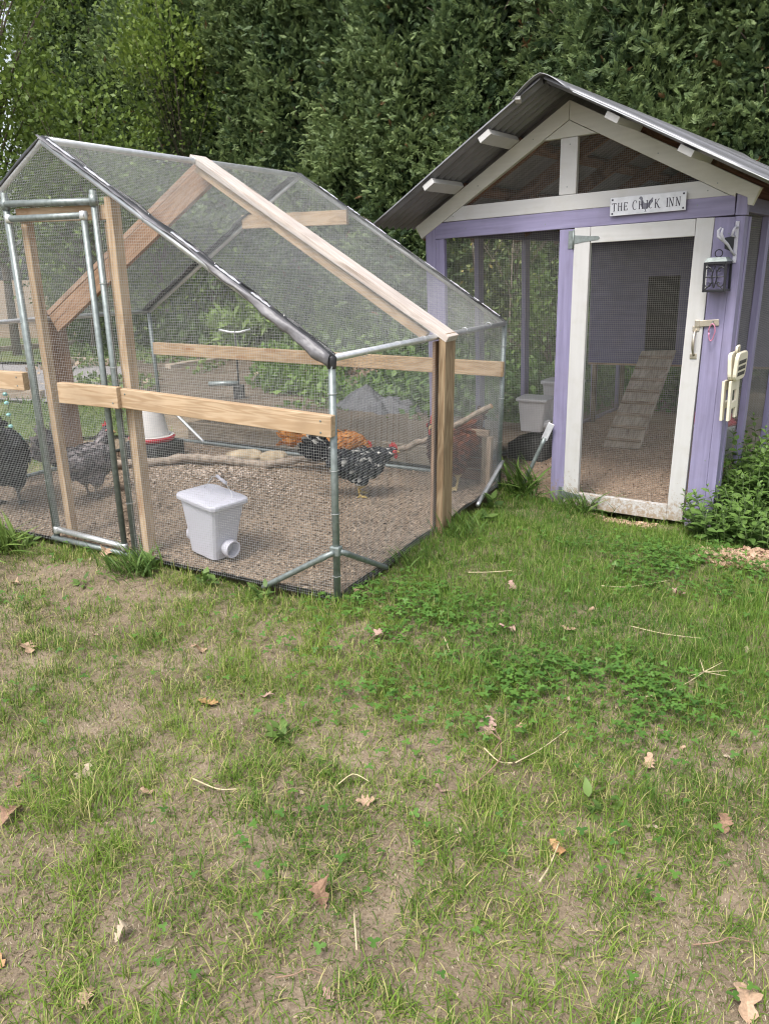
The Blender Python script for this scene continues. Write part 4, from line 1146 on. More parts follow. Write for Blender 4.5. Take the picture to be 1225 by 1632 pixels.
FEATHER = (np.array([(0, 0, 0), (-.22, .35, .03), (.22, .35, .03), (-.2, .75, .02), (.2, .75, .02), (0, 1.0, -.02)]), np.array([(0, 2, 1), (1, 2, 4), (1, 4, 3), (3, 4, 5)]))
def hen(label, loc, rz, mat, neck, head, beakdir, tail=.6, scale=1.0, comb=.03, tailw=1.0, plume=((.02, .02, .024),), edge=None, neckc=None):
    t = thing('hen', label, 'hen', loc, None, rz)
    MM = WM[t.name] @ Matrix.Scale(scale, 4)
    bm = bmesh.new()
    def ell(c, r, rot=0.0, axis='Y', roll=0.0):
        X = Matrix.Translation(c) @ Matrix.Rotation(rot, 4, axis) @ Matrix.Rotation(roll, 4, 'X') @ Matrix.Diagonal((*r, 1))
        bmesh.ops.create_icosphere(bm, subdivisions=3, radius=1, matrix=X)
    def limb(p, r):
        v, f = tubemesh(p, r, 8); vs = [bm.verts.new(q) for q in v]
        for q in f: bm.faces.new([vs[i] for i in q])
    ell((0, 0, .225), (.155, .098, .105), R(-12)); ell((.085, 0, .225), (.085, .085, .10), R(20)); ell((-.10, 0, .255), (.10, .078, .075), R(25))
    ell((-.01, 0, .16), (.10, .08, .06))
    ta = tail
    for k, (w_, l_) in enumerate(((.030, .12), (.042, .10))):
        ell((-.165 - .075 * math.cos(ta), 0, .285 + .085 * math.sin(ta)), (l_, .026 * tailw + .006 * k, w_ + .012), ta)
    for i in range(5):
        a = ta + (i - 2) * .22
        ell((-.165 - .11 * math.cos(a), (i - 2) * .008, .285 + .11 * math.sin(a)), (.10, .012, .026), a)
    nb = Vector((.115, 0, .265)); hp = Vector(head); nk = Vector(neck)
    for i in range(9):
        f = i / 8; p = nb * (1 - f) ** 2 + nk * 2 * f * (1 - f) + hp * f * f
        r = .068 * (1 - f) + .030 * f; ell(p, (r, r * .92, r))
    ell(hp, (.036, .029, .032))
    for s in (-1, 1):
        ell((-.03, s * .082, .235), (.125, .026, .066), R(8), 'Y'); ell((-.115, s * .062, .25), (.075, .018, .034), R(18), 'Y')
        ell((.0, s * .052, .135), (.052, .036, .062), R(10)); ell((.0, s * .05, .10), (.026, .020, .035))
        fx = .012 * s
        limb([(0, s * .05, .11), (-.012 + fx, s * .05, .06), (fx + .002, s * .05, .012)], [.012, .009, .009])
        for a in (-.5, 0, .5, 3.14):
            l_ = .055 if a < 3 else .026
            limb([(fx, s * .05, .012), (fx + l_ * .6 * math.cos(a), s * .05 + l_ * .6 * math.sin(a), .012), (fx + l_ * math.cos(a), s * .05 + l_ * math.sin(a), .006)], [.0085, .007, .005])
    me = bpy.data.meshes.new('body'); bm.to_mesh(me); bm.free()
    tmp = bpy.data.objects.new('tmp', me); COL.objects.link(tmp)
    rm = tmp.modifiers.new('r', 'REMESH'); rm.mode = 'VOXEL'; rm.voxel_size = .008
    sm = tmp.modifiers.new('s', 'SMOOTH'); sm.iterations = 3; sm.factor = .5
    dg = bpy.context.evaluated_depsgraph_get()
    me2 = bpy.data.meshes.new_from_object(tmp.evaluated_get(dg)); me2.name = 'body'
    bpy.data.objects.remove(tmp); bpy.data.meshes.remove(me)
    me2.materials.clear(); me2.materials.append(mat)
    co = np.zeros(len(me2.vertices) * 3, np.float32); me2.vertices.foreach_get('co', co); co = co.reshape(-1, 3)
    # ragged feather edges
    co += (rng.normal(0, 1, co.shape) * .0007).astype(np.float32)
    lay = np.sin(co[:, 0] * 130 + np.sin(co[:, 2] * 60 + co[:, 1] * 40) * 1.6) * .0022 * (co[:, 2] > .13)
    nr = np.zeros(len(co) * 3, np.float32); me2.vertices.foreach_get('normal', nr); co += nr.reshape(-1, 3) * lay[:, None]
    me2.vertices.foreach_set('co', co.ravel()); me2.polygons.foreach_set('use_smooth', np.ones(len(me2.polygons), bool)); me2.update()
    o = bpy.data.objects.new('body', me2); link(o, t, MM)
    ok = np.where((co[:, 2] > .125) & (np.linalg.norm(co - np.array(hp), axis=1) > .045))[0]
    pk = rng.choice(ok, 620); nn_ = nr.reshape(-1, 3)[pk]; p_ = co[pk]
    bk = np.array([-1, 0, -.35]) + 1.2 * np.clip((-.13 - p_[:, :1]) * 8, 0, 1) * np.array([0, 0, math.sin(tail) * .9 + .2])
    bk = bk - nn_ * (bk * nn_).sum(1, keepdims=True); bk /= np.linalg.norm(bk, axis=1, keepdims=True) + 1e-6
    fd = bk + nn_ * .22 + rng.normal(0, .12, bk.shape); fd /= np.linalg.norm(fd, axis=1, keepdims=True)
    xx = np.cross(fd, nn_); xx /= np.linalg.norm(xx, axis=1, keepdims=True) + 1e-6
    BB = np.stack([xx, fd, np.cross(xx, fd)], -1)
    fs = (.034 + .022 * rng.random(620)) * np.where(p_[:, 0] < -.15, 1.5, 1) * np.where(p_[:, 0] > .13, .6, 1)
    pal = np.array(plume); ci_ = rng.integers(0, len(pal), 620); fc = pal[ci_] * (.8 + .4 * rng.random((620, 1)))
    fc = np.where((p_[:, :1] > .12) & (neckc is not None), np.array(neckc if neckc is not None else (0, 0, 0)), fc)
    tipc = fc * 1.3 if edge is None else np.where(rng.random((620, 1)) < edge[1], np.array(edge[0]), fc)
    FV, FF, FC = scatter(*FEATHER, p_ - fd * .006, BB, fs, fc, tipc)
    add('plumage', FV, [FF], M['dry'], t, MM, col=FC, kind='stuff')
    bd = Vector(beakdir).normalized()
    HM = MM @ mat_from(bd, Vector((0, 0, 1)).cross(bd).normalized(), bd.cross(Vector((0, 0, 1)).cross(bd).normalized()), hp)
    V, F = tubemesh([(.026, 0, -.004), (.045, 0, -.007), (.060, 0, -.014)], [.012, .008, .001], 8); add('beak', V, F, M['beak'], t, HM, smooth=True)
    cp = [(-.022, .022), (-.024, .03 + comb * .5), (-.012, .032 + comb * .25), (-.006, .034 + comb), (.004, .034 + comb * .35), (.010, .036 + comb * .85), (.018, .032 + comb * .3), (.026, .028 + comb * .55), (.036, .010), (.02, .016), (0, .022)]
    V = [(x, -.004, z) for x, z in cp] + [(x, .004, z) for x, z in cp]; n = len(cp)
    o = add('comb', V, [tuple(range(n)), tuple(range(2 * n - 1, n - 1, -1))] + [(i, (i + 1) % n, n + (i + 1) % n, n + i) for i in range(n)], M['comb'], t, HM, bevel=.0015); fixn(o)
    for s in (-1, 1):
        V, F = blob(1, 5 + s, (.012, .006, .020), 2, .1); add('wattle', V, F, M['comb'], t, HM @ Matrix.Translation((.028, s * .008, -.034)), smooth=True)
        V, F = blob(1, 7, (.016, .004, .013), 2, .1); add('face', V, F, M['comb'], t, HM @ Matrix.Translation((.012, s * .0285, .0)), smooth=True)
        V, F = blob(.0048, 1, (1, 1, 1), 2, 0); add('eye', V, F, M['eye'], t, HM @ Matrix.Translation((.014, s * .031, .004)), smooth=True)
    return t
def fz(s, t): return Q(s, t, pfloor(s, t) - .002)
UP = math.atan2(PU[1], PU[0])
hen('black hen seen from behind at the left end of the run', fz(2.62, .30), R(100), M['hen_black'], (.20, 0, .24), (.25, 0, .14), (.6, 0, -.8), R(76), 1.42, .03, 2.4, ((.016, .016, .02), (.03, .03, .035)))
hen('grey hen with a dark neck standing beside the wide timber post', fz(2.26, .66), R(62), M['hen_grey'], (.13, 0, .34), (.165, 0, .385), (.5, -1, 0), R(40), 1.08, .028, 1.0, ((.24, .21, .21), (.15, .135, .14), (.09, .085, .09)), None, (.03, .028, .03))
hen('buff orange hen pecking behind the corner post at the back of the run', fz(1.12, 1.86), R(-4), M['hen_buff'], (.20, 0, .27), (.235, 0, .21), (.8, 0, -.5), R(14), .98, .025, 1.0, ((.38, .165, .055), (.29, .115, .04), (.43, .21, .075)))
hen('black hen speckled with white right behind the near corner post', fz(.68, 1.45), R(12), M['hen_speck'], (.16, 0, .27), (.215, -.02, .305), (1, 0, -.1), R(34), .98, .03, 1.0, ((.016, .016, .02), (.026, .026, .03)), ((.48, .47, .44), .24))
hen('rust red hen with a bright red comb in the back right corner', fz(.25, 1.94), R(236), M['hen_red'], (.16, 0, .33), (.19, 0, .40), (1, .1, 0), R(8), 1.2, .05, 1.0, ((.10, .032, .018), (.06, .024, .016), (.13, .045, .022)), None, (.05, .03, .026))

# ------------------------------------------------------------------ leaf templates
def leaf_tpl(w_=.5, n=3, curl_=.15, fold=.12):
    """pointed leaf along +Y, length 1"""
    V = [(0, 0, 0)]; F = []
    L = []
    for i in range(1, n + 1):
        y = i / (n + 1); ww = w_ * .5 * math.sin(math.pi * y ** .8); z = -curl_ * y * y
        L.append((len(V), y)); V += [(-ww, y, z + fold * ww), (0, y, z), (ww, y, z + fold * ww)]
    V.append((0, 1, -curl_))
    a = 1; F += [(0, a + 1, a), (0, a + 2, a + 1)]
    for i in range(n - 1):
        a = 1 + 3 * i; b = a + 3
        F += [(a, a + 1, b + 1), (a, b + 1, b), (a + 1, a + 2, b + 2), (a + 1, b + 2, b + 1)]
    a = 1 + 3 * (n - 1); e = len(V) - 1
    F += [(a, a + 1, e), (a + 1, a + 2, e)]
    return np.array(V), np.array(F)
def spray_tpl(seed):
    r = np.random.default_rng(seed); V, F = [], []
    for i in range(10):
        f = i / 9
        y0 = .74 * f
        ang = (-1 if i % 2 else 1) * R(22 + 30 * r.random()) * (1 - .6 * f)
        ln = (.30 + .22 * r.random()) * (1.1 - .5 * f); wd = .062 + .045 * r.random()
        d = np.array([math.sin(ang), math.cos(ang)]); p = np.array([-d[1], d[0]])
        z = r.normal() * .09
        a = np.array([0, y0]); k = len(V)
        q1, q2, tip = a + p * wd * .9, a - p * wd * .9 + d * ln * .2, a + d * ln
        V += [(q1[0], q1[1], 0), (q2[0], q2[1], 0), (tip[0], tip[1], z - .08)]
        F += [(k, k + 1, k + 2)]
    return np.array(V), np.array(F)

# ------------------------------------------------------------------ the hedge
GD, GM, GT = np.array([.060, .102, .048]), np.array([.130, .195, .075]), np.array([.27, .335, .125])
def conifer(seed, H=7.6, Rr=1.0):
    r = np.random.default_rng(seed)
    TV, TF = spray_tpl(seed)
    n = 1650
    z = .35 + (H - .4) * r.random(n) ** .95; a = r.random(n) * 2 * math.pi
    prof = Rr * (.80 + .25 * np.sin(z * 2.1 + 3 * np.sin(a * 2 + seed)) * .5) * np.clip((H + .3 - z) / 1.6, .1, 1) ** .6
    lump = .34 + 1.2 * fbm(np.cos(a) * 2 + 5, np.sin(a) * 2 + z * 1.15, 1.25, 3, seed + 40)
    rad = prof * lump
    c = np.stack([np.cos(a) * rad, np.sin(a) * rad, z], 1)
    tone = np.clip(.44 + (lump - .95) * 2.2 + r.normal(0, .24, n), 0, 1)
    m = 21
    ci = np.repeat(np.arange(n), m)
    out = np.stack([np.cos(a), np.sin(a), np.full(n, .35)], 1)[ci]
    pos = c[ci] + r.normal(0, 1, (n * m, 3)) * np.array([.13, .13, .12]) * (.6 + .8 * r.random((n * m, 1)))
    d = out + r.normal(0, .8, (n * m, 3)) + np.array([0, 0, .2])
    rm = basis(d, r.random(n * m) * 6.28)
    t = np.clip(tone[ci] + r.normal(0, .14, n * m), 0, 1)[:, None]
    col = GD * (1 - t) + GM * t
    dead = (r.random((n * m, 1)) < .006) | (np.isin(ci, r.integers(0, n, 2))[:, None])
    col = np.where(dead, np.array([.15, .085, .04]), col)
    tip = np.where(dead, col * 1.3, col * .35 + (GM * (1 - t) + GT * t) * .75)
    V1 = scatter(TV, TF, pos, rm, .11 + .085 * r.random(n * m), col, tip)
    # inner growth filling the crown
    k = 3600
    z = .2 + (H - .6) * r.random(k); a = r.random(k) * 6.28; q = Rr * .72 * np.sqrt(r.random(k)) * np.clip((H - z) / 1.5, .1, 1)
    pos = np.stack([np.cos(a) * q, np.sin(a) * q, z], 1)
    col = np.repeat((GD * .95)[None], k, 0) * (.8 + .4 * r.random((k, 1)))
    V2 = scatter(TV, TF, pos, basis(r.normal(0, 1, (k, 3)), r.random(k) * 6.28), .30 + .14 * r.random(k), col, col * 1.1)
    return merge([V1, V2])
crowns = []
for i in range(2):
    V, F, C = conifer(11 + i)
    crowns.append(mesh('crown', V, [F], M['hedge'], False, C))
def tree_trunk(seed, H):
    r = np.random.default_rng(seed)
    pts = [(0, 0, -.2)]; x = y = 0
    for i in range(8):
        x += r.normal() * .03; y += r.normal() * .03; pts.append((x, y, H * (i + 1) / 9))
    parts = [tubemesh(pts, [.11 - .09 * i / 8 for i in range(9)], 8)]
    for i in range(70):
        z = H * (.04 + .85 * r.random()); a = r.random() * 6.28; l = .6 + .42 * r.random()
        parts.append(tubemesh([(0, 0, z), (l * .5 * math.cos(a), l * .5 * math.sin(a), z + .08), (l * math.cos(a), l * math.sin(a), z + .3)], [.02, .014, .006], 5))
    return join(parts)
trunks = [mesh('trunk', *tree_trunk(s, 7), M['bark'], True) for s in (3, 4)]
HP0, HD = np.array([2.05, 12.80]), np.array([-.757, .653])
for i in range(15):
    s = -6.1 + i * 1.32 + rng.normal() * .12
    p = HP0 + HD * s + np.array([HD[1], -HD[0]]) * rng.normal() * .14
    sc_h = 1 + rng.normal() * .04
    where = ('behind the coop' if s < -.4 else 'behind the right half of the run' if s < 5.5 else 'behind the left half of the run')
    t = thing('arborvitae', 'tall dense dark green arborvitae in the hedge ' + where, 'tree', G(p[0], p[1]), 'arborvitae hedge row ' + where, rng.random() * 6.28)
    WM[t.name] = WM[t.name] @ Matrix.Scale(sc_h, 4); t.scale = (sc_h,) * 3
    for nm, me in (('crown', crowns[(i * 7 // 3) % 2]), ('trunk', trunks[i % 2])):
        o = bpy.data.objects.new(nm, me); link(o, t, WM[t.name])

# ------------------------------------------------------------------ broadleaf trees and shrubs
LV1, LF1 = leaf_tpl(.66, 1)
LV2, LF2 = leaf_tpl(.42, 1)
def broad(name, label, loc, H, clumps, leafs, size, c0, c1, trunk_r, spread, group=None, cat=None, tpl=(LV1, LF1), seed=1, flat=.8, low=.25):
    r = np.random.default_rng(seed)
    t = thing(name, label, cat or 'tree', loc, group, r.random() * 6.28)
    parts, cen = [], []
    top = np.array([r.normal() * .1, r.normal() * .1, H * .8])
    parts.append(tubemesh([(0, 0, -.1), tuple(top * .4 + r.normal(0, .04, 3)), tuple(top)], [trunk_r, trunk_r * .7, trunk_r * .25], 8))
    for i in range(clumps):
        f = low + (1 - low) * r.random(); a = r.random() * 6.28
        q = spread * (.35 + .65 * r.random()) * math.sin(math.pi * min(.97, .18 + .72 * (f - low * .6)))
        e = np.array([math.cos(a) * q, math.sin(a) * q, H * f]); cen.append(e)
        b = top * min(.95, f * .75)
        parts.append(tubemesh([tuple(b), tuple((b + e) / 2 + np.array([0, 0, .05 * H * .3])), tuple(e)], [trunk_r * .35, trunk_r * .2, trunk_r * .06 + .002], 5))
    V, F = join(parts); add('trunk', V, F, M['bark'], t, smooth=True)
    cen = np.array(cen); n = clumps * leafs; ci = np.repeat(np.arange(clumps), leafs)
    sp = spread * .26
    pos = cen[ci] + r.normal(0, 1, (n, 3)) * np.array([sp, sp, sp * flat])
    d = r.normal(0, .7, (n, 3)) + np.array([0, 0, -.1]) + (pos - np.array([0, 0, H * .5])) / spread * .5
    tn = np.clip(.5 + r.normal(0, .25, n) + r.normal(0, .25, clumps)[ci], 0, 1)[:, None]
    col = np.array(c0) * (1 - tn) + np.array(c1) * tn
    V, F, C = scatter(tpl[0], tpl[1], pos, basis(d, r.random(n) * 6.28), size * (.7 + .6 * r.random(n)), col, col * 1.15)
    add('crown', V, [F], M['leaf'], t, col=C)
    return t
LG0, LG1 = (.10, .165, .03), (.22, .30, .065)
broad('maple_tree', 'bright green young maple at the far left of the hedge', G(-6.5, 14.3), 7.4, 62, 260, .088, LG0, LG1, .08, 1.55, seed=5, low=.32)
broad('maple_tree', 'tall thin leaved tree behind the bright maple at the far left', G(-10.6, 21.5), 8.6, 34, 60, .14, (.06, .10, .025), (.12, .18, .05), .14, 2.3, seed=6)
broad('sapling', 'lime green sapling reaching up against the dark hedge above the run', G(-3.7, 16.4), 6.6, 36, 130, .09, (.12, .185, .035), (.25, .33, .065), .02, .95, seed=7, low=.60)
broad('shrub', 'leafy green shrub below the maple at the left end of the hedge', G(-5.2, 14.4), 4.3, 50, 190, .085, (.085, .14, .03), (.18, .255, .052), .035, 1.3, cat='shrub', seed=8, low=.3)
broad('shrub', 'pale leaved shrub seen through the netting behind the back rail', G(-4.1, 15.6), 3.0, 34, 90, .11, (.08, .13, .03), (.18, .25, .06), .03, 1.2, cat='shrub', seed=9, low=.2)
broad('shrub', 'low bushy shrub at the foot of the hedge left of the sprinkler', G(-3.2, 15.8), 1.9, 28, 80, .10, (.06, .11, .025), (.15, .22, .05), .03, 1.0, cat='shrub', seed=10, low=.15)
broad('shrub', 'open twiggy shrub in front of the hedge behind the left coop netting', G(1.75, 10.4), 2.6, 30, 26, .065, (.06, .09, .025), (.16, .19, .05), .02, .85, cat='shrub', seed=12, low=.2)
broad('shrub', 'green weedy shrub behind the coop near the left feeder', G(2.1, 9.75), 1.5, 26, 60, .07, (.06, .11, .025), (.14, .21, .05), .015, .7, cat='shrub', seed=13, low=.12)
broad('fern_clump', 'pale green feathery plant standing in the soil bed behind the run', G(-2.3, 13.4), .75, 16, 40, .16, (.12, .18, .05), (.20, .28, .09), .01, .5, cat='plant', tpl=(LV2, LF2), seed=14, low=.2)
broad('bare_sapling', 'thin bare stem with a few yellow leaves behind the coop netting', G(1.15, 9.2), 2.6, 9, 12, .06, (.28, .24, .06), (.34, .28, .08), .014, .35, cat='sapling', seed=15, low=.4)

# low growth behind the coop and in the bed
def cover(name, pts_fn, n, size, h, c0, c1, seed, tpl=(LV1, LF1), mat='leaf'):
    r = np.random.default_rng(seed)
    P = pts_fn(r, n); n = len(P)
    pos = np.stack([P[:, 0], P[:, 1], gz(P[:, 0], P[:, 1], False) + h * r.random(n) * (.35 + .9 * fbm(P[:, 0], P[:, 1], 1.6, 3, seed))], 1)
    d = r.normal(0, .7, (n, 3)) + np.array([0, 0, .35])
    tn = np.clip(.5 + r.normal(0, .28, n) + (fbm(P[:, 0], P[:, 1], 2, 2, seed + 2) - .5) * 1.2, 0, 1)[:, None]
    col = np.array(c0) * (1 - tn) + np.array(c1) * tn
    V, F, C = scatter(tpl[0], tpl[1], pos, basis(d, r.random(n) * 6.28), size * (.6 + .8 * r.random(n)), col, col * 1.1)
    o = add(name, V, [F], M[mat], None, col=C)
    return tag(o, kind='stuff')
def quad_pts(a, b, c, d, thr=None, sd=0, sc=1.2):
    a, b, c, d = map(np.array, (a, b, c, d))
    def f(r, n):
        u, v = r.random((n, 1)), r.random((n, 1))
        P = (a * (1 - u) + b * u) * (1 - v) + (d * (1 - u) + c * u) * v
        if thr is not None: P = P[fbm(P[:, 0], P[:, 1], sc, 3, sd) > thr]
        s, t = coop_st(P[:, 0], P[:, 1]); P = P[~((s > -.05) & (s < CW + .05) & (t > -.1) & (t < 4.05))]
        s, t = pen_st(P[:, 0], P[:, 1]); return P[~((s > -.1) & (s < PW + .1) & (t > -.1) & (t < PL + .1))]
    return f
cover('ground_cover', quad_pts((.25, 7.1), (3.6, 8.4), (4.8, 10.4), (-.2, 10.9)), 11000, .085, .55, (.05, .10, .025), (.13, .21, .05), 51)
cover('bed_weeds', quad_pts((-1.6, 9.6), (.6, 8.0), (1.4, 12.6), (-2.2, 14.6), .44, 33, 1.0), 13000, .095, .36, (.075, .14, .032), (.17, .26, .062), 52)
cover('bed_weeds', quad_pts((-1.1, 7.9), (1.2, 6.8), (1.5, 8.7), (-.9, 9.7), .42, 37, 1.3), 4200, .075, .26, (.075, .14, .032), (.17, .26, .062), 57)
BLT = leaf_tpl(.09, 1, .45, .1)
cover('side_grass_blades', quad_pts((-6.0, 6.6), (-1.9, 6.95), (-3.0, 8.9), (-7.0, 9.9)), 9000, .11, .02, (.07, .13, .025), (.19, .26, .06), 58, BLT, 'grass')
patch('lawn_margin', [(2.9, -3), (12, -3), (12, 7.0), (4.9, 6.2)], M['farlawn'], .02, 40, 40, .02)
patch('lawn_margin', [(-12, -3), (-2.2, -3), (-4.2, 4.2), (-12, 7.0)], M['farlawn'], .02, 40, 40, .02)
cover('lawn_margin_blades', quad_pts((2.6, 1.2), (5.2, 1.0), (7.0, 6.5), (4.0, 6.0)), 11000, .08, .01, (.07, .13, .02), (.19, .28, .045), 59, BLT, 'grass')
cover('lawn_margin_blades', quad_pts((-4.6, 1.2), (-1.9, 1.2), (-3.4, 4.6), (-6.5, 5.5)), 8000, .08, .01, (.07, .13, .02), (.19, .28, .045), 60, BLT, 'grass')
cover('path_side_weeds', quad_pts((-5.6, 10.3), (-3.0, 8.8), (-2.2, 13.6), (-5.4, 15.5), .52, 36, .8), 4200, .08, .2, (.07, .12, .03), (.16, .22, .06), 56)
cover('hedge_foot_growth', quad_pts((-6.5, 16.2), (1.5, 10.9), (1.8, 11.6), (-6.0, 17.6)), 7000, .13, .7, (.05, .09, .022), (.12, .18, .045), 53)
cover('leaf_litter', quad_pts((-1.8, 11.0), (1.3, 9.2), (1.6, 12.8), (-1.6, 14.2), .48, 44, .9), 3600, .10, .03, (.22, .15, .10), (.42, .32, .23), 54, mat='dry')
cover('leaf_litter', quad_pts((-5.4, 10.4), (-3.2, 9.0), (-2.6, 13.6), (-5.6, 14.4), .56, 46, .9), 1800, .10, .02, (.22, .15, .10), (.50, .40, .30), 55, mat='dry')

# ------------------------------------------------------------------ mint by the coop corner
MLV, MLF = leaf_tpl(.52, 3, .22, .25)
def mint(label, x, y, n, spread, h, seed):
    r = np.random.default_rng(seed)
    t = thing('mint_plant', label, 'plant', G(x, y), 'mint plants at the coop corner')
    pos, dirs, sz, col, parts = [], [], [], [], []
    for i in range(n):
        a = r.random() * 6.28; q = spread * math.sqrt(r.random())
        bx, by = x + q * math.cos(a), y + q * math.sin(a)
        s, tt = coop_st(np.array([bx]), np.array([by]))
        if s[0] > -.03 and tt[0] > -.05:
            bx, by = bx - CV[0] * (tt[0] + .08) if s[0] > .1 else bx + 0, by - CV[1] * (tt[0] + .08) if s[0] > .1 else by
            if s[0] <= .1: bx, by = bx - CU[0] * (s[0] + .06), by - CU[1] * (s[0] + .06)
        b = G(bx, by); hh = h * (.6 + .55 * r.random()) * (1 - .35 * q / spread)
        lean = np.array([math.cos(a) * .18 * q / spread + r.normal() * .05, math.sin(a) * .18 * q / spread + r.normal() * .05, 0])
        tip = b + lean * hh * 2.2 + np.array([0, 0, hh]); mid = (b + tip) / 2 + r.normal(0, .008, 3)
        parts.append(tubemesh([tuple(b), tuple(mid), tuple(tip)], [.0032, .0028, .0018], 5))
        nod = int(hh / .042) + 1; ph = r.random() * 6.28
        for k in range(nod):
            f = .18 + .82 * k / max(1, nod - 1); p = b * (1 - f) ** 2 + mid * 2 * f * (1 - f) + tip * f * f
            for m_ in (0, 1):
                az = ph + k * 1.571 + m_ * 3.1416 + r.normal() * .2
                el = .15 + .75 * f ** 3 + r.normal() * .12
                pos.append(p); dirs.append((math.cos(az) * math.cos(el), math.sin(az) * math.cos(el), math.sin(el)))
                sz.append((.038 + .034 * math.sin(math.pi * min(1, f * .9 + .05))) * (.85 + .3 * r.random()) * (1 if f < .97 else .6))
                tn = np.clip(.35 + .5 * f ** 2 + r.normal() * .12, 0, 1); col.append(np.array((.070, .140, .036)) * (1 - tn) + np.array((.165, .27, .06)) * tn)
    pos, dirs, sz, col = np.array(pos), np.array(dirs), np.array(sz), np.array(col)
    B = basis(dirs, np.zeros(len(dirs)) + r.normal(0, .35, len(dirs)))
    V, F, C = scatter(MLV, MLF, pos, B, sz, col)
    o = add('foliage', V - np.array(WM[t.name].translation), [F], M['leaf'], t, col=C, kind='stuff')
    V, F = join(parts); world('stem', V, F, M['leaf_stem'], t, smooth=True, kind='stuff')
M['leaf_stem'] = simple('green_stem', (.10, .15, .05), .6, 0, .2, 30)
mint('leafy mint clump in front of the purple corner post', 2.12, 4.58, 52, .22, .34, 71)
mint('mint clump spreading along the right wall of the coop', 2.46, 4.86, 80, .32, .50, 72)
mint('tall mint clump at the right edge under the hanging stool', 2.75, 5.22, 80, .36, .66, 73)
mint('low mint clump at the bottom right in front of the others', 2.40, 4.52, 60, .30, .28, 74)

# ------------------------------------------------------------------ weeds and grass tufts along the run
def weed(label, x, y, n, size, h, seed, c0=(.07, .13, .03), c1=(.16, .25, .06), w_=.5, name='weed', cat='weed'):
    r = np.random.default_rng(seed)
    t = thing(name, label, cat, G(x, y)); b = G(x, y)
    a = r.random(n) * 6.28; el = .25 + r.random(n) * .9
    d = np.stack([np.cos(a) * np.cos(el), np.sin(a) * np.cos(el), np.sin(el)], 1)
    pos = b + d * np.array([.4, .4, 1]) * (h * r.random((n, 1))) + r.normal(0, 1, (n, 3)) * np.array([.02, .02, .0])
    tn = r.random((n, 1)); col = np.array(c0) * (1 - tn) + np.array(c1) * tn
    tv, tf = leaf_tpl(w_, 3, .3, .15)
    V, F, C = scatter(tv, tf, pos, basis(d, r.normal(0, .3, n)), size * (.6 + .6 * r.random(n)), col)
    add('leaves', V - np.array(WM[t.name].translation), [F], M['leaf'], t, col=C)
for args in [
    ('weed clump at the foot of the rear brace beside the run', *Q(-.09, 1.86, 0)[:2], 26, .085, .08, 81),
    ('leafy weed by the base of the timber post on the lawn side', *Q(-.16, 1.50, 0)[:2], 18, .07, .06, 82),
    ('small weed at the foot of the front brace left of the near post', *Q(.34, -.10, 0)[:2], 20, .06, .09, 83),
    ('weed with round leaves in front of the white bucket feeder', *Q(.72, -.07, 0)[:2], 20, .06, .06, 84),
    ('bright green weed left of the gate post on the bare soil', *Q(2.0, -.06, 0)[:2], 16, .06, .05, 85),
    ('weed clump at the right foot of the gate', *Q(1.08, -.08, 0)[:2], 22, .07, .07, 86),
    ('small bright weed alone on the bare soil below the gate', *Q(1.25, -.38, 0)[:2], 12, .045, .03, 87),
    ('leafy weed in the sparse lawn under the orange leaf', -.37, 2.34, 20, .05, .04, 88),
    ('pale green seedling in the middle of the sparse lawn', -.19, 2.16, 9, .045, .03, 89),
    ('low clump of bright leaves at the lower right of the lawn', .62, 1.95, 16, .05, .04, 90),
]: weed(*args)
GTV, GTF = leaf_tpl(.07, 4, .55, .3)
def tuft(label, x, y, n, ln, seed, c0=(.06, .12, .025), c1=(.14, .22, .05), wide=1.0):
    r = np.random.default_rng(seed)
    t = thing('grass_tuft', label, 'grass tuft', G(x, y), 'taller grass tufts'); b = G(x, y)
    a = r.random(n) * 6.28; el = R(88) - np.abs(r.normal(0, .42, n))
    d = np.stack([np.cos(a) * np.cos(el), np.sin(a) * np.cos(el), np.sin(el)], 1)
    pos = b + r.normal(0, 1, (n, 3)) * np.array([.035, .035, .004]) * wide
    tn = r.random((n, 1)); col = np.array(c0) * (1 - tn) + np.array(c1) * tn
    V, F, C = scatter(GTV, GTF, pos, basis(d, r.normal(0, .4, n)), ln * (.5 + .7 * r.random(n)), col, col * 1.25)
    add('blades', V - np.array(WM[t.name].translation), [F], M['grass'], t, col=C)
tuft('tall grass tuft against the bottom left of the white coop door', *K(.83, -.10, 0)[:2], 150, .17, 91, wide=2.6)
tuft('tall grass tuft beside the galvanised pipe at the rear corner of the run', *Q(-.16, 2.30, 0)[:2], 110, .26, 92, wide=1.6)
tuft('long bladed grass tuft at the left edge below the run', *Q(2.05, -.22, 0)[:2], 120, .22, 93, (.09, .15, .03), (.18, .26, .06), 1.6)
tuft('dark grass tuft at the right foot of the gate', *Q(1.12, -.16, 0)[:2], 150, .14, 94, wide=1.9)
tuft('grass tuft at the foot of the timber post', *Q(-.15, 1.12, 0)[:2], 130, .12, 95, wide=2.2)
tuft('grass tuft in front of the near corner post', *Q(-.10, .62, 0)[:2], 110, .11, 96, wide=2.2)
tuft('curving grass blades beside the mulch at the right edge', 2.42, 4.33, 40, .26, 97, (.10, .17, .04), (.20, .28, .08), 1.6)

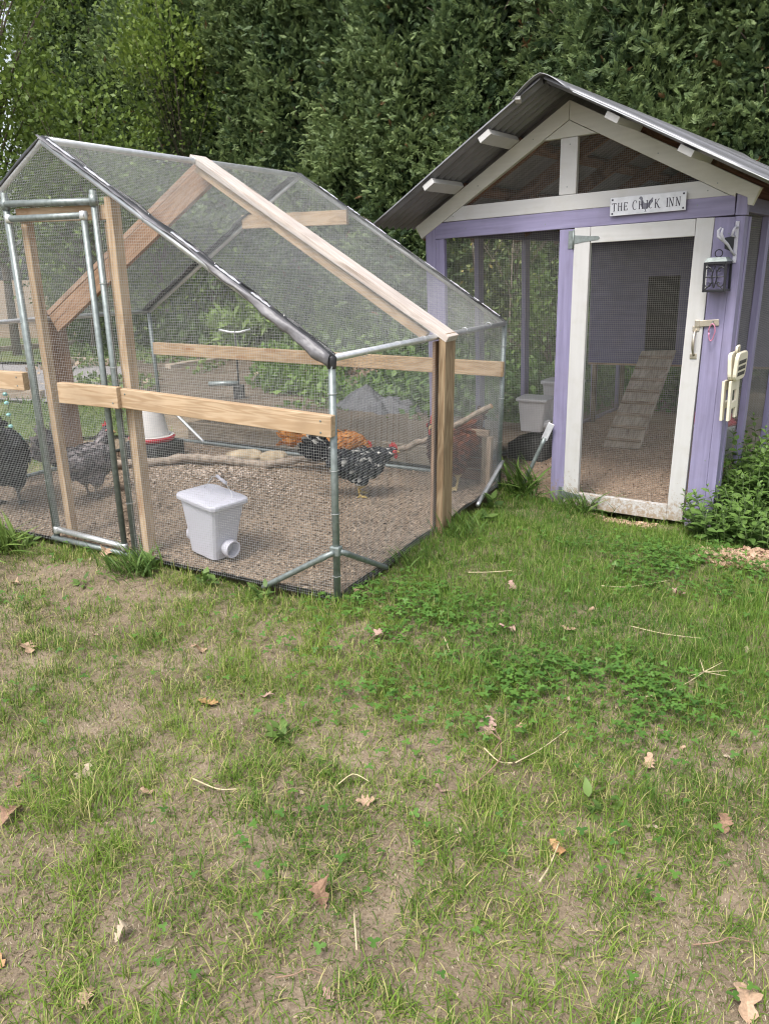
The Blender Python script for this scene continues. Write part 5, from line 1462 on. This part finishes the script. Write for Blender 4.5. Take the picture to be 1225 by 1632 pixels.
# ------------------------------------------------------------------ lawn
def dens(x, y):
    lush = sstep(-.35, .75, x + .35 * (y - 2.6) + .5 * (fbm(x, y, 1.1, 3, 61) - .5)) * sstep(1.9, 2.9, y + .8 * (fbm(x, y, 1.4, 3, 62) - .5))
    patchy = sstep(.40, .60, .6 * fbm(x, y, 6.5, 2, 63) + .4 * fbm(x, y, 13, 2, 68)) * (.62 + .38 * sstep(.35, .58, fbm(x, y, 1.1, 2, 64)))
    near_pen = sstep(.30, .05, pen_dist(x, y)) * .5
    d = .30 + .95 * patchy + .9 * lush + near_pen
    # bare earth in front of the gate and where the run is entered
    bare = np.exp(-(((x + 1.75) / .65) ** 2 + ((y - 3.75) / .33) ** 2))
    mul = np.exp(-(((x - 2.08) / .28) ** 2 + ((y - 4.12) / .22) ** 2))
    s_, t_ = coop_st(x, y); sp = np.exp(-(((s_ - .48) / .30) ** 2 + ((t_ + .10) / .10) ** 2))
    return np.clip(d * (1 - .80 * bare) * (1 - .92 * mul) * (1 - .85 * sp), 0, 1.3)
def pen_dist(x, y):
    s, t = pen_st(x, y)
    dx = np.maximum(np.maximum(-s, s - PW), 0); dy = np.maximum(np.maximum(-t, t - PL), 0); return np.hypot(dx, dy)
def outside(x, y, m=.015):
    s, t = pen_st(x, y); a = (s > -m) & (s < PW + m) & (t > -m) & (t < PL + m)
    s, t = coop_st(x, y); b = (s > -.05) & (s < CW + .05) & (t > -.01) & (t < 4.05)
    return ~(a | b)
def blade_tpl(lean, wd, seg=3):
    V, F = [], []
    for i in range(seg):
        f = i / seg; w_ = wd * (1 - .45 * f) * .5
        y = lean * f ** 1.8; z = math.sqrt(max(0, 1 - (lean * f) ** 2)) * f if lean < 1 else f * (1 - .55 * f)
        V += [(-w_, y, z), (w_, y, z)]
    V.append((0, lean, math.sqrt(max(0, 1 - lean ** 2)) if lean < 1 else .42))
    for i in range(seg - 1): F += [(2 * i, 2 * i + 1, 2 * i + 3), (2 * i, 2 * i + 3, 2 * i + 2)]
    F.append((2 * seg - 2, 2 * seg - 1, 2 * seg)); return np.array(V), np.array(F)
LX0, LX1, LY0, LY1 = -3.3, 3.5, .95, 6.3
def lawn_points(n, fn, y1=LY1):
    x = LX0 + (LX1 - LX0) * rng.random(n); y = LY0 + (y1 - LY0) * rng.random(n)
    keep = (rng.random(n) < fn(x, y)) & outside(x, y) & (np.abs(x) < .62 * y + 1.0)
    return x[keep], y[keep]
# clumps of blades
tx, ty = lawn_points(108000, lambda x, y: dens(x, y) * np.clip(1.25 - .08 * y, .5, 1))
L = []
k = rng.integers(3, 8, len(tx)); ci = np.repeat(np.arange(len(tx)), k)
n = len(ci)
bx, by = tx[ci] + rng.normal(0, .016, n), ty[ci] + rng.normal(0, .016, n)
ok = outside(bx, by); bx, by, ci = bx[ok], by[ok], ci[ok]; n = len(bx)
bz = gz(bx, by)
big = fbm(tx, ty, 4, 2, 70)[ci]
ln = (.022 + .060 * big ** 1.4 + .022 * rng.random(n)) * np.where(rng.random(n) < .3, .5, 1) * (.65 + .7 * rng.random(n))
dn = dens(bx, by); ln *= .74 + .40 * np.clip(dn, 0, 1)
lush = sstep(-.35, .75, bx + .35 * (by - 2.6)) * sstep(1.9, 2.9, by)
t1 = np.clip(fbm(tx, ty, 1.6, 3, 71)[ci] + rng.normal(0, .26, len(tx))[ci] + rng.normal(0, .14, n), 0, 1)[:, None]
ca_, cb_, cc_ = np.array((.072, .145, .020)), np.array((.205, .300, .044)), np.array((.37, .345, .14))
col = ca_ * (1 - t1) + cb_ * t1
dryb = (rng.random(n) < (.22 - .12 * lush))[:, None]
col = np.where(dryb, cc_ * (.8 + .5 * rng.random((n, 1))), col)
col = col * (1 - .12 * lush[:, None]) + np.array((-.012, .006, .0)) * lush[:, None]
col = np.clip(col, .01, 1)
BT = ((.35, .085), (.65, .075), (.88, .07), (1.0, .08))
which = rng.integers(0, 4, n)
for q8 in range(8):
    q = q8 % 4; nearb = by < 2.2
    m_ = (which == q) & (nearb if q8 < 4 else ~nearb)
    tq = blade_tpl(*BT[q], 3 if q8 < 4 else 2)
    rm = rotz(rng.random(m_.sum()) * 6.28) @ rotx(rng.normal(-.2, .38, m_.sum()))
    s3 = np.stack([.0028 / .085 * (.7 + .7 * rng.random(m_.sum())) / 1.0, ln[m_], ln[m_]], 1)
    s3[:, 0] = (.0019 + .0017 * rng.random(m_.sum())) / .078
    L.append(scatter(*tq, np.stack([bx, by, bz - .003], 1)[m_], rm, s3, col[m_], col[m_] * 1.2))
# tip mix uses local y, keep plain
V, F, C = merge(L)
tag(add('lawn_grass', V, [F], M['grass'], None, col=C), kind='stuff')
print('grass tris', len(F))
QV, QF = np.array([(-.5, -.3, 0), (.5, -.22, .05), (.42, .3, 0), (-.45, .24, .06)]), np.array([(0, 1, 2), (0, 2, 3)])
def chips(name, pos, size, c0, c1, tilt=.35, kind='stuff'):
    n = len(pos); rm = rotz(rng.random(n) * 6.28) @ rotx(rng.normal(0, tilt, n)) @ roty(rng.normal(0, tilt, n))
    tn = rng.random((n, 1)); col = np.array(c0) * (1 - tn) + np.array(c1) * tn
    V, F, C = scatter(QV, QF, pos, rm, size * (.5 + rng.random(n)), col)
    return tag(add(name, V, [F], M['chip'], None, col=C), kind=kind)
tx, ty = lawn_points(330000, lambda x, y: np.clip(.34 + .5 * dens(x, y), 0, .85) * (.45 + .65 * sstep(.36, .56, fbm(x, y, 5.5, 3, 67))) * np.clip(1.25 - .12 * y, .35, 1) * sstep(.05, .3, dens(x, y)))
n = len(tx)
tv, tf = np.array([(-.04, 0, 0), (.04, 0, 0), (.0, .62, .78)]), np.array([(0, 1, 2)])
t1 = np.clip(fbm(tx, ty, 1.6, 3, 71) + rng.normal(0, .26, n), 0, 1)[:, None]
col = ca_ * (1 - t1) + cb_ * t1
col = np.where((rng.random(n) < .2)[:, None], cc_ * (.7 + .5 * rng.random((n, 1))), col)
ln = .012 + .026 * rng.random(n) ** 1.5
V, F, C = scatter(tv, tf, np.stack([tx, ty, gz(tx, ty) - .001], 1), rotz(rng.random(n) * 6.28) @ rotx(rng.normal(-.35, .35, n)), np.stack([(.0012 + .0014 * rng.random(n)) / .08 * 1.3, ln, ln], 1), col, col * 1.1)
tag(add('fine_turf', V, [F], M['grass'], None, col=C), kind='stuff')
# thatch: dead blades and straw lying flat
tx, ty = lawn_points(470000, lambda x, y: np.clip(1.0 - .55 * dens(x, y), .12, 1) * (.45 + .75 * sstep(.4, .6, fbm(x, y, 2.6, 3, 77))) * np.clip(1.2 - .09 * y, .45, 1))
n = len(tx)
tv, tf = np.array([(-.025, 0, 0), (.025, .1, 0), (.004, .98, .2)]), np.array([(0, 1, 2)])
rm = rotz(rng.random(n) * 6.28) @ rotx(rng.normal(-1.25, .22, n))
ln = .02 + .075 * rng.random(n) ** 2.2
tn = rng.random((n, 1)); col = np.array((.23, .19, .13)) * (1 - tn) + np.array((.52, .46, .34)) * tn
V, F, C = scatter(tv, tf, np.stack([tx, ty, gz(tx, ty) + .004 + .006 * rng.random(n)], 1), rm, np.stack([(.0010 + .0014 * rng.random(n)) / .05, ln, ln], 1), col)
tag(add('dry_thatch', V, [F], M['dry'], None, col=C), kind='stuff')
tx, ty = lawn_points(60000, lambda x, y: np.clip(1.1 - .6 * dens(x, y), .1, 1) * np.clip(1.3 - .18 * y, .2, 1))
chips('soil_crumbs', np.stack([tx, ty, gz(tx, ty) + .002], 1), .0075, (.12, .085, .055), (.36, .28, .19), .5)
# clover
def clover_fn(x, y):
    a = np.exp(-(((x - .08) / .32) ** 2 + ((y - 3.28) / .28) ** 2)) + np.exp(-(((x - .45) / .5) ** 2 + ((y - 2.66) / .26) ** 2)) * .9 + np.exp(-(((x - 1.6) / .55) ** 2 + ((y - 3.95) / .35) ** 2)) + .8 * np.exp(-(((x - .8) / .4) ** 2 + ((y - 2.5) / .22) ** 2))
    a = a + .03 * sstep(.54, .64, fbm(x, y, 1.7, 3, 79))
    mul = np.exp(-(((x - 2.06) / .30) ** 2 + ((y - 4.08) / .24) ** 2))
    return np.clip(a * (.25 + .95 * sstep(.35, .6, fbm(x, y, 4, 3, 80))) * (1 - mul), 0, 1)
tx, ty = lawn_points(60000, clover_fn, 4.9)
n = len(tx)
V, F = [], []
for j in range(3):
    a = j * 2.094; k = len(V)
    c = [(0, 0, 0)] + [(.5 * math.cos(b_) * .80 + 0, .52 + .5 * math.sin(b_), .06 * math.cos(2 * b_)) for b_ in (-2.3, -.9, .2, 1.1, 1.57, 2.04, 2.94, 4.04)][1:]
    pl = [(x * math.cos(a) - y * math.sin(a), x * math.sin(a) + y * math.cos(a), z) for x, y, z in c]
    V += pl
    F += [(k, k + i, k + i + 1) for i in range(1, len(pl) - 1)]
k = len(V); V += [(-.03, 0, 0), (.03, 0, 0), (.0, .3, -2.2)]; F.append((k, k + 2, k + 1))
rm = rotz(rng.random(n) * 6.28) @ rotx(rng.normal(0, .30, n))
tn = np.clip(.5 + rng.normal(0, .25, (n, 1)), 0, 1); col = np.array((.058, .140, .026)) * (1 - tn) + np.array((.125, .245, .042)) * tn
V, F, C = scatter(V, F, np.stack([tx, ty, gz(tx, ty) + .030 + .034 * rng.random(n)], 1), rm, .0115 + .0065 * rng.random(n), col)
tag(add('clover', V, [F], M['leaf'], None, col=C), kind='stuff')
# bedding chips inside the run and the coop, mulch by the mint
s, t = rng.random(26000) * PW, rng.random(26000) * PL
pos = np.array([Q(a, b, 0) for a, b in zip(s, t)]) + (.012 + .05 * (fbm(s, t, 2.5, 3, 9) - .35) + .035 * np.exp(-((s - 1.8) ** 2 + (t - 1.35) ** 2) / .12) + .003)[:, None] * PK
chips('bedding_chips', pos, .014, (.11, .083, .06), (.36, .28, .205))
s, t = 1.85 + rng.normal(0, .38, 1700), 1.38 + rng.normal(0, .18, 1700)
pos = np.array([Q(a, b, 0) for a, b in zip(s, t)]) + (.012 + .05 * (fbm(s, t, 2.5, 3, 9) - .35) + .035 * np.exp(-((s - 1.8) ** 2 + (t - 1.35) ** 2) / .12) + .006)[:, None] * PK
chips('pale_shavings', pos, .015, (.30, .23, .175), (.50, .41, .34))
s, t = rng.random(17000) * CW, .03 + rng.random(17000) * 2.9
pos = np.array([K(a, b, 0) for a, b in zip(s, t)]) + (.02 + .035 * (fbm(s, t, 3, 3, 21) - .4) + .003)[:, None] * CK
chips('coop_chips', pos, .015, (.21, .14, .095), (.47, .35, .255))
a = rng.random(1500) * 6.28; q = np.sqrt(rng.random(1500))
x, y = 2.06 + .36 * q * np.cos(a), 4.07 + .25 * q * np.sin(a)
chips('mulch_chips', np.stack([x, y, gz(x, y) + .006 + .012 * rng.random(1500)], 1), .036, (.28, .17, .11), (.56, .40, .29), .4)
x, y = [], []
u_ = rng.random(700); s = .30 + .55 * u_; t = -.04 - .13 * rng.random(700)
P = np.array([K(a, b, 0) for a, b in zip(s, t)])
chips('spilled_shavings', np.stack([P[:, 0], P[:, 1], gz(P[:, 0], P[:, 1]) + .008], 1), .016, (.40, .25, .17), (.62, .46, .34))

# ------------------------------------------------------------------ fallen leaves and dry stems
def oak(seed, lobes=4, curl_=.35):
    r = np.random.default_rng(seed)
    half = []
    for i in range(15):
        y = i / 14
        env = .10 + .27 * math.sin(math.pi * min(1, y * .86 + .10)) ** 1.2
        lob = .5 + .5 * math.cos(2 * math.pi * (y * lobes + .5 * (seed % 2)))
        half.append((env * (.42 + .58 * lob) * (.85 + .3 * r.random()) if i < 14 else .03, y))
    half[0] = (.02, 0)
    ys = [h[1] for h in half]
    ph = r.random(4) * 6.28
    zf = lambda x, y: curl_ * (x * x * 1.8 * math.cos(ph[0]) + .16 * math.sin(y * 5 + ph[1]) + x * .35 * math.sin(y * 9 + ph[2]) + .5 * abs(x) * r.random() * .3) 
    V, F = [], []
    m = len(half)
    for x, y in half: V += [(-x, y, zf(-x, y)), (0, y, zf(0, y) - .02), (x, y, zf(x, y))]
    for i in range(m - 1):
        a, b = 3 * i, 3 * i + 3
        F += [(a, a + 1, b + 1, b), (a + 1, a + 2, b + 2, b + 1)]
    V = [(x, y - .5, z) for x, y, z in V]
    k = len(V); V += [(-.012, -.47, .0), (.012, -.47, .0), (.008, -.72, .05), (-.008, -.72, .05)]; F.append((k, k + 1, k + 2, k + 3))
    mn = min(v[2] for v in V); return [(x, y, z - mn) for x, y, z in V], F
M['oak_tan'] = simple('oak_leaf_tan', (.40, .27, .18), .7, 0, .2, 14)
M['oak_brown'] = simple('oak_leaf_brown', (.25, .15, .095), .7, 0, .25, 14)
M['oak_orange'] = simple('oak_leaf_orange', (.38, .22, .10), .65, 0, .15, 14)
M['oak_pink'] = simple('oak_leaf_pinkish', (.36, .235, .19), .7, 0, .15, 14)
M['oak_pale'] = simple('oak_leaf_pale', (.40, .32, .23), .75, 0, .15, 14)
def leaf(label, x, y, size, mt, seed, curl_=.35, lift=.012, group=None, tilt=.15):
    V, F = oak(seed, 3 + seed % 3, curl_)
    r = random.Random(seed)
    Mx = Matrix.Translation(V3(G(x, y, lift * .6 - .003))) @ Matrix.Rotation(r.random() * 6.28, 4, 'Z') @ Matrix.Rotation(r.gauss(0, tilt), 4, 'X') @ Matrix.Rotation(r.gauss(0, tilt), 4, 'Y') @ Matrix.Scale(size * .88, 4)
    o = add('fallen_leaf', V, F, M[mt], None, Mx)
    return tag(o, label, 'leaf', group)
for a in [
    ('large flat pinkish tan oak leaf standing out on the lawn centre right', .34, 2.36, .125, 'oak_pink', 2, .25, .03),
    ('small curled tan leaf just right of the large flat oak leaf', .46, 2.37, .05, 'oak_tan', 3, .6, .02),
    ('yellow orange oak leaf on the sparse lawn below the near post', -.66, 2.56, .085, 'oak_orange', 4, .4, .02),
    ('broad tan oak leaf on bare soil at the left edge below the gate', -1.51, 2.98, .13, 'oak_tan', 5, .5, .02),
    ('curled pinkish brown leaf in the clover right of the near post', -.03, 3.0, .10, 'oak_pink', 6, .9, .03),
    ('tan leaf pair lying in the clover below the timber post', .52, 3.09, .09, 'oak_pink', 7, .8, .03),
    ('small pale leaf in the grass below the coop door', .79, 3.12, .07, 'oak_tan', 8, .7, .03),
    ('brown ragged leaf at the far left edge of the sparse lawn', -1.11, 1.94, .10, 'oak_brown', 9, .8, .02),
    ('crumpled dark brown leaf bunch near the bottom centre', -.18, 1.61, .085, 'oak_brown', 10, 1.7, .02),
    ('dark curled oak leaf at the right side of the sparse lawn', .95, 1.87, .08, 'oak_brown', 11, 1.0, .02),
    ('pale tan leaf with ragged lobes left of the centre', -.97, 2.14, .09, 'oak_pale', 12, .8, .02),
    ('tan leaf half sunk in the grass below the centre', -.07, 1.99, .065, 'oak_tan', 13, .8, .015),
    ('bright orange brown leaf scrap on a stalk at the lower right', .46, 1.77, .06, 'oak_orange', 14, 1.0, .02),
    ('long brown leaf at the bottom right corner', .76, 1.30, .10, 'oak_tan', 15, .8, .015),
    ('brown leaf tucked at the foot of the near corner post', -.13, 3.42, .085, 'oak_tan', 16, .9, .025),
    ('orange brown leaf caught under the gate threshold', *Q(1.42, -.06, 0)[:2], .11, 'oak_tan', 17, 1.0, .03),
    ('small tan leaf on the bare soil left of the gate weed', -1.85, 3.66, .06, 'oak_tan', 18, .9, .02),
    ('pale round leaf on the soil at the right', .74, 1.86, .045, 'oak_pale', 19, .5, .015),
    ('white papery scrap of leaf near the bottom left', -.64, 1.50, .06, 'oak_pale', 20, 1.2, .02),
    ('orange leaf cut by the left edge near the bottom', -.92, 1.44, .06, 'oak_orange', 21, .5, .015),
    ('tan leaf near the bottom left corner', -.67, 1.33, .06, 'oak_tan', 22, .7, .015),
    ('curled tan leaf below the right clover patch', .83, 2.15, .07, 'oak_tan', 23, .9, .02),
    ('pinkish leaf in the lawn left of the clover', -.45, 2.61, .06, 'oak_pink', 24, .7, .02),
    ('tan twisted leaf below the bucket feeder', -.78, 2.94, .09, 'oak_tan', 25, 1.2, .02),
    ('narrow tan leaf standing in the soil left of centre', -.74, 2.05, .05, 'oak_tan', 26, 1.0, .02),
    ('pinkish tan leaf below the big flat leaf', .16, 2.03, .055, 'oak_pink', 27, .7, .015),
    ('wrinkled pink brown leaf in the grass by the right edge', 1.42, 3.54, .08, 'oak_pink', 28, 1.0, .03),
    ('curled leaf in the mown grass between the run and the door', .62, 3.55, .07, 'oak_pink', 29, 1.0, .03),
]: leaf(*a)
lx, ly = lawn_points(380, lambda x, y: np.full_like(x, .30))
for i in range(min(70, len(lx))):
    leaf('small dry brown leaf scrap lying flat in the lawn', lx[i], ly[i], .022 + .026 * rng.random(), ['oak_tan', 'oak_pink', 'oak_brown', 'oak_pale'][i % 4], 100 + i % 9, .8, .012, 'small leaf scraps scattered over the lawn', .3)

M['straw'] = simple('straw', (.52, .44, .27), .7, 0, .15, 20)
M['stalk_red'] = simple('reddish_stalk', (.26, .165, .11), .7, 0, .2, 20)
def stem(label, pts, r, mt='straw', tuft_=0, dz=.03):
    C = []
    for i, (x, y) in enumerate(pts): C.append(G(x, y, dz + .012 * math.sin(i * 1.9 + x * 7)))
    C = [np.array(c) for c in C]; D = []
    for i in range(len(C) - 1):
        for j in range(4): D.append(C[i] + (C[i + 1] - C[i]) * j / 4)
    D.append(C[-1])
    for _ in range(2): D = [D[0]] + [(D[i - 1] + 2 * D[i] + D[i + 1]) / 4 for i in range(1, len(D) - 1)] + [D[-1]]
    parts = [tubemesh(D, [r * (1 - .4 * i / len(D)) for i in range(len(D))], 6)]
    for k_ in range(tuft_):
        a = rng.random() * 6.28; l_ = .05 + .06 * rng.random()
        parts.append(tubemesh([D[-1], D[-1] + l_ * np.array([math.cos(a), math.sin(a), .25])], [r * .8, r * .3], 5))
    V, F = join(parts)
    return tag(world('dry_stem', V, F, M[mt], None, smooth=True), label, 'stem')
for a in [
    ('long straw stem with a bristly head in the right hand grass', [(.88, 2.50), (1.0, 2.53), (1.12, 2.62), (1.20, 2.66)], .0028, 'straw', 6),
    ('thin pale green straw slanting below the centre right', [(.40, 2.13), (.50, 2.22), (.62, 2.32)], .0022),
    ('forked reddish stalk under the large flat oak leaf', [(.22, 1.98), (.28, 2.06), (.36, 2.15), (.37, 2.24)], .0032, 'stalk_red', 3),
    ('short pale stalk crossing the forked stalk', [(.31, 2.20), (.35, 2.15), (.39, 2.13)], .0026),
    ('white bent straw on bare soil left of the centre', [(-.16, 2.05), (-.11, 2.09), (-.06, 2.06)], .0022),
    ('straight straw lying left of the centre on the thatch', [(-.60, 2.06), (-.52, 2.04), (-.46, 2.02)], .0026),
    ('upright straw stems in the clover patch', [(.24, 2.98), (.26, 2.85), (.27, 2.78)], .0022),
    ('bent straw in the grass below the coop door', [(1.05, 3.55), (1.2, 3.62), (1.42, 3.66)], .0026),
    ('long straw in the grass near the right edge', [(1.05, 3.08), (1.18, 3.02), (1.32, 2.98)], .0024),
    ('orange tipped stalk at the lower right of the lawn', [(.38, 1.63), (.42, 1.70), (.46, 1.77)], .0028),
    ('grey stick near the bottom right edge', [(.70, 1.44), (.755, 1.43), (.79, 1.455), (.84, 1.45)], .0022, 'stalk_red'),
    ('reddish stick near the bottom centre', [(-.26, 1.37), (-.215, 1.36), (-.19, 1.375), (-.145, 1.37)], .0022, 'stalk_red'),
    ('vertical pale stick beside the crumpled leaf bunch', [(-.09, 1.55), (-.085, 1.48), (-.08, 1.43)], .0028),
    ('pale straw between the near post and the timber post', [(.42, 3.72), (.52, 3.74), (.64, 3.72)], .0024),
]: stem(*a)
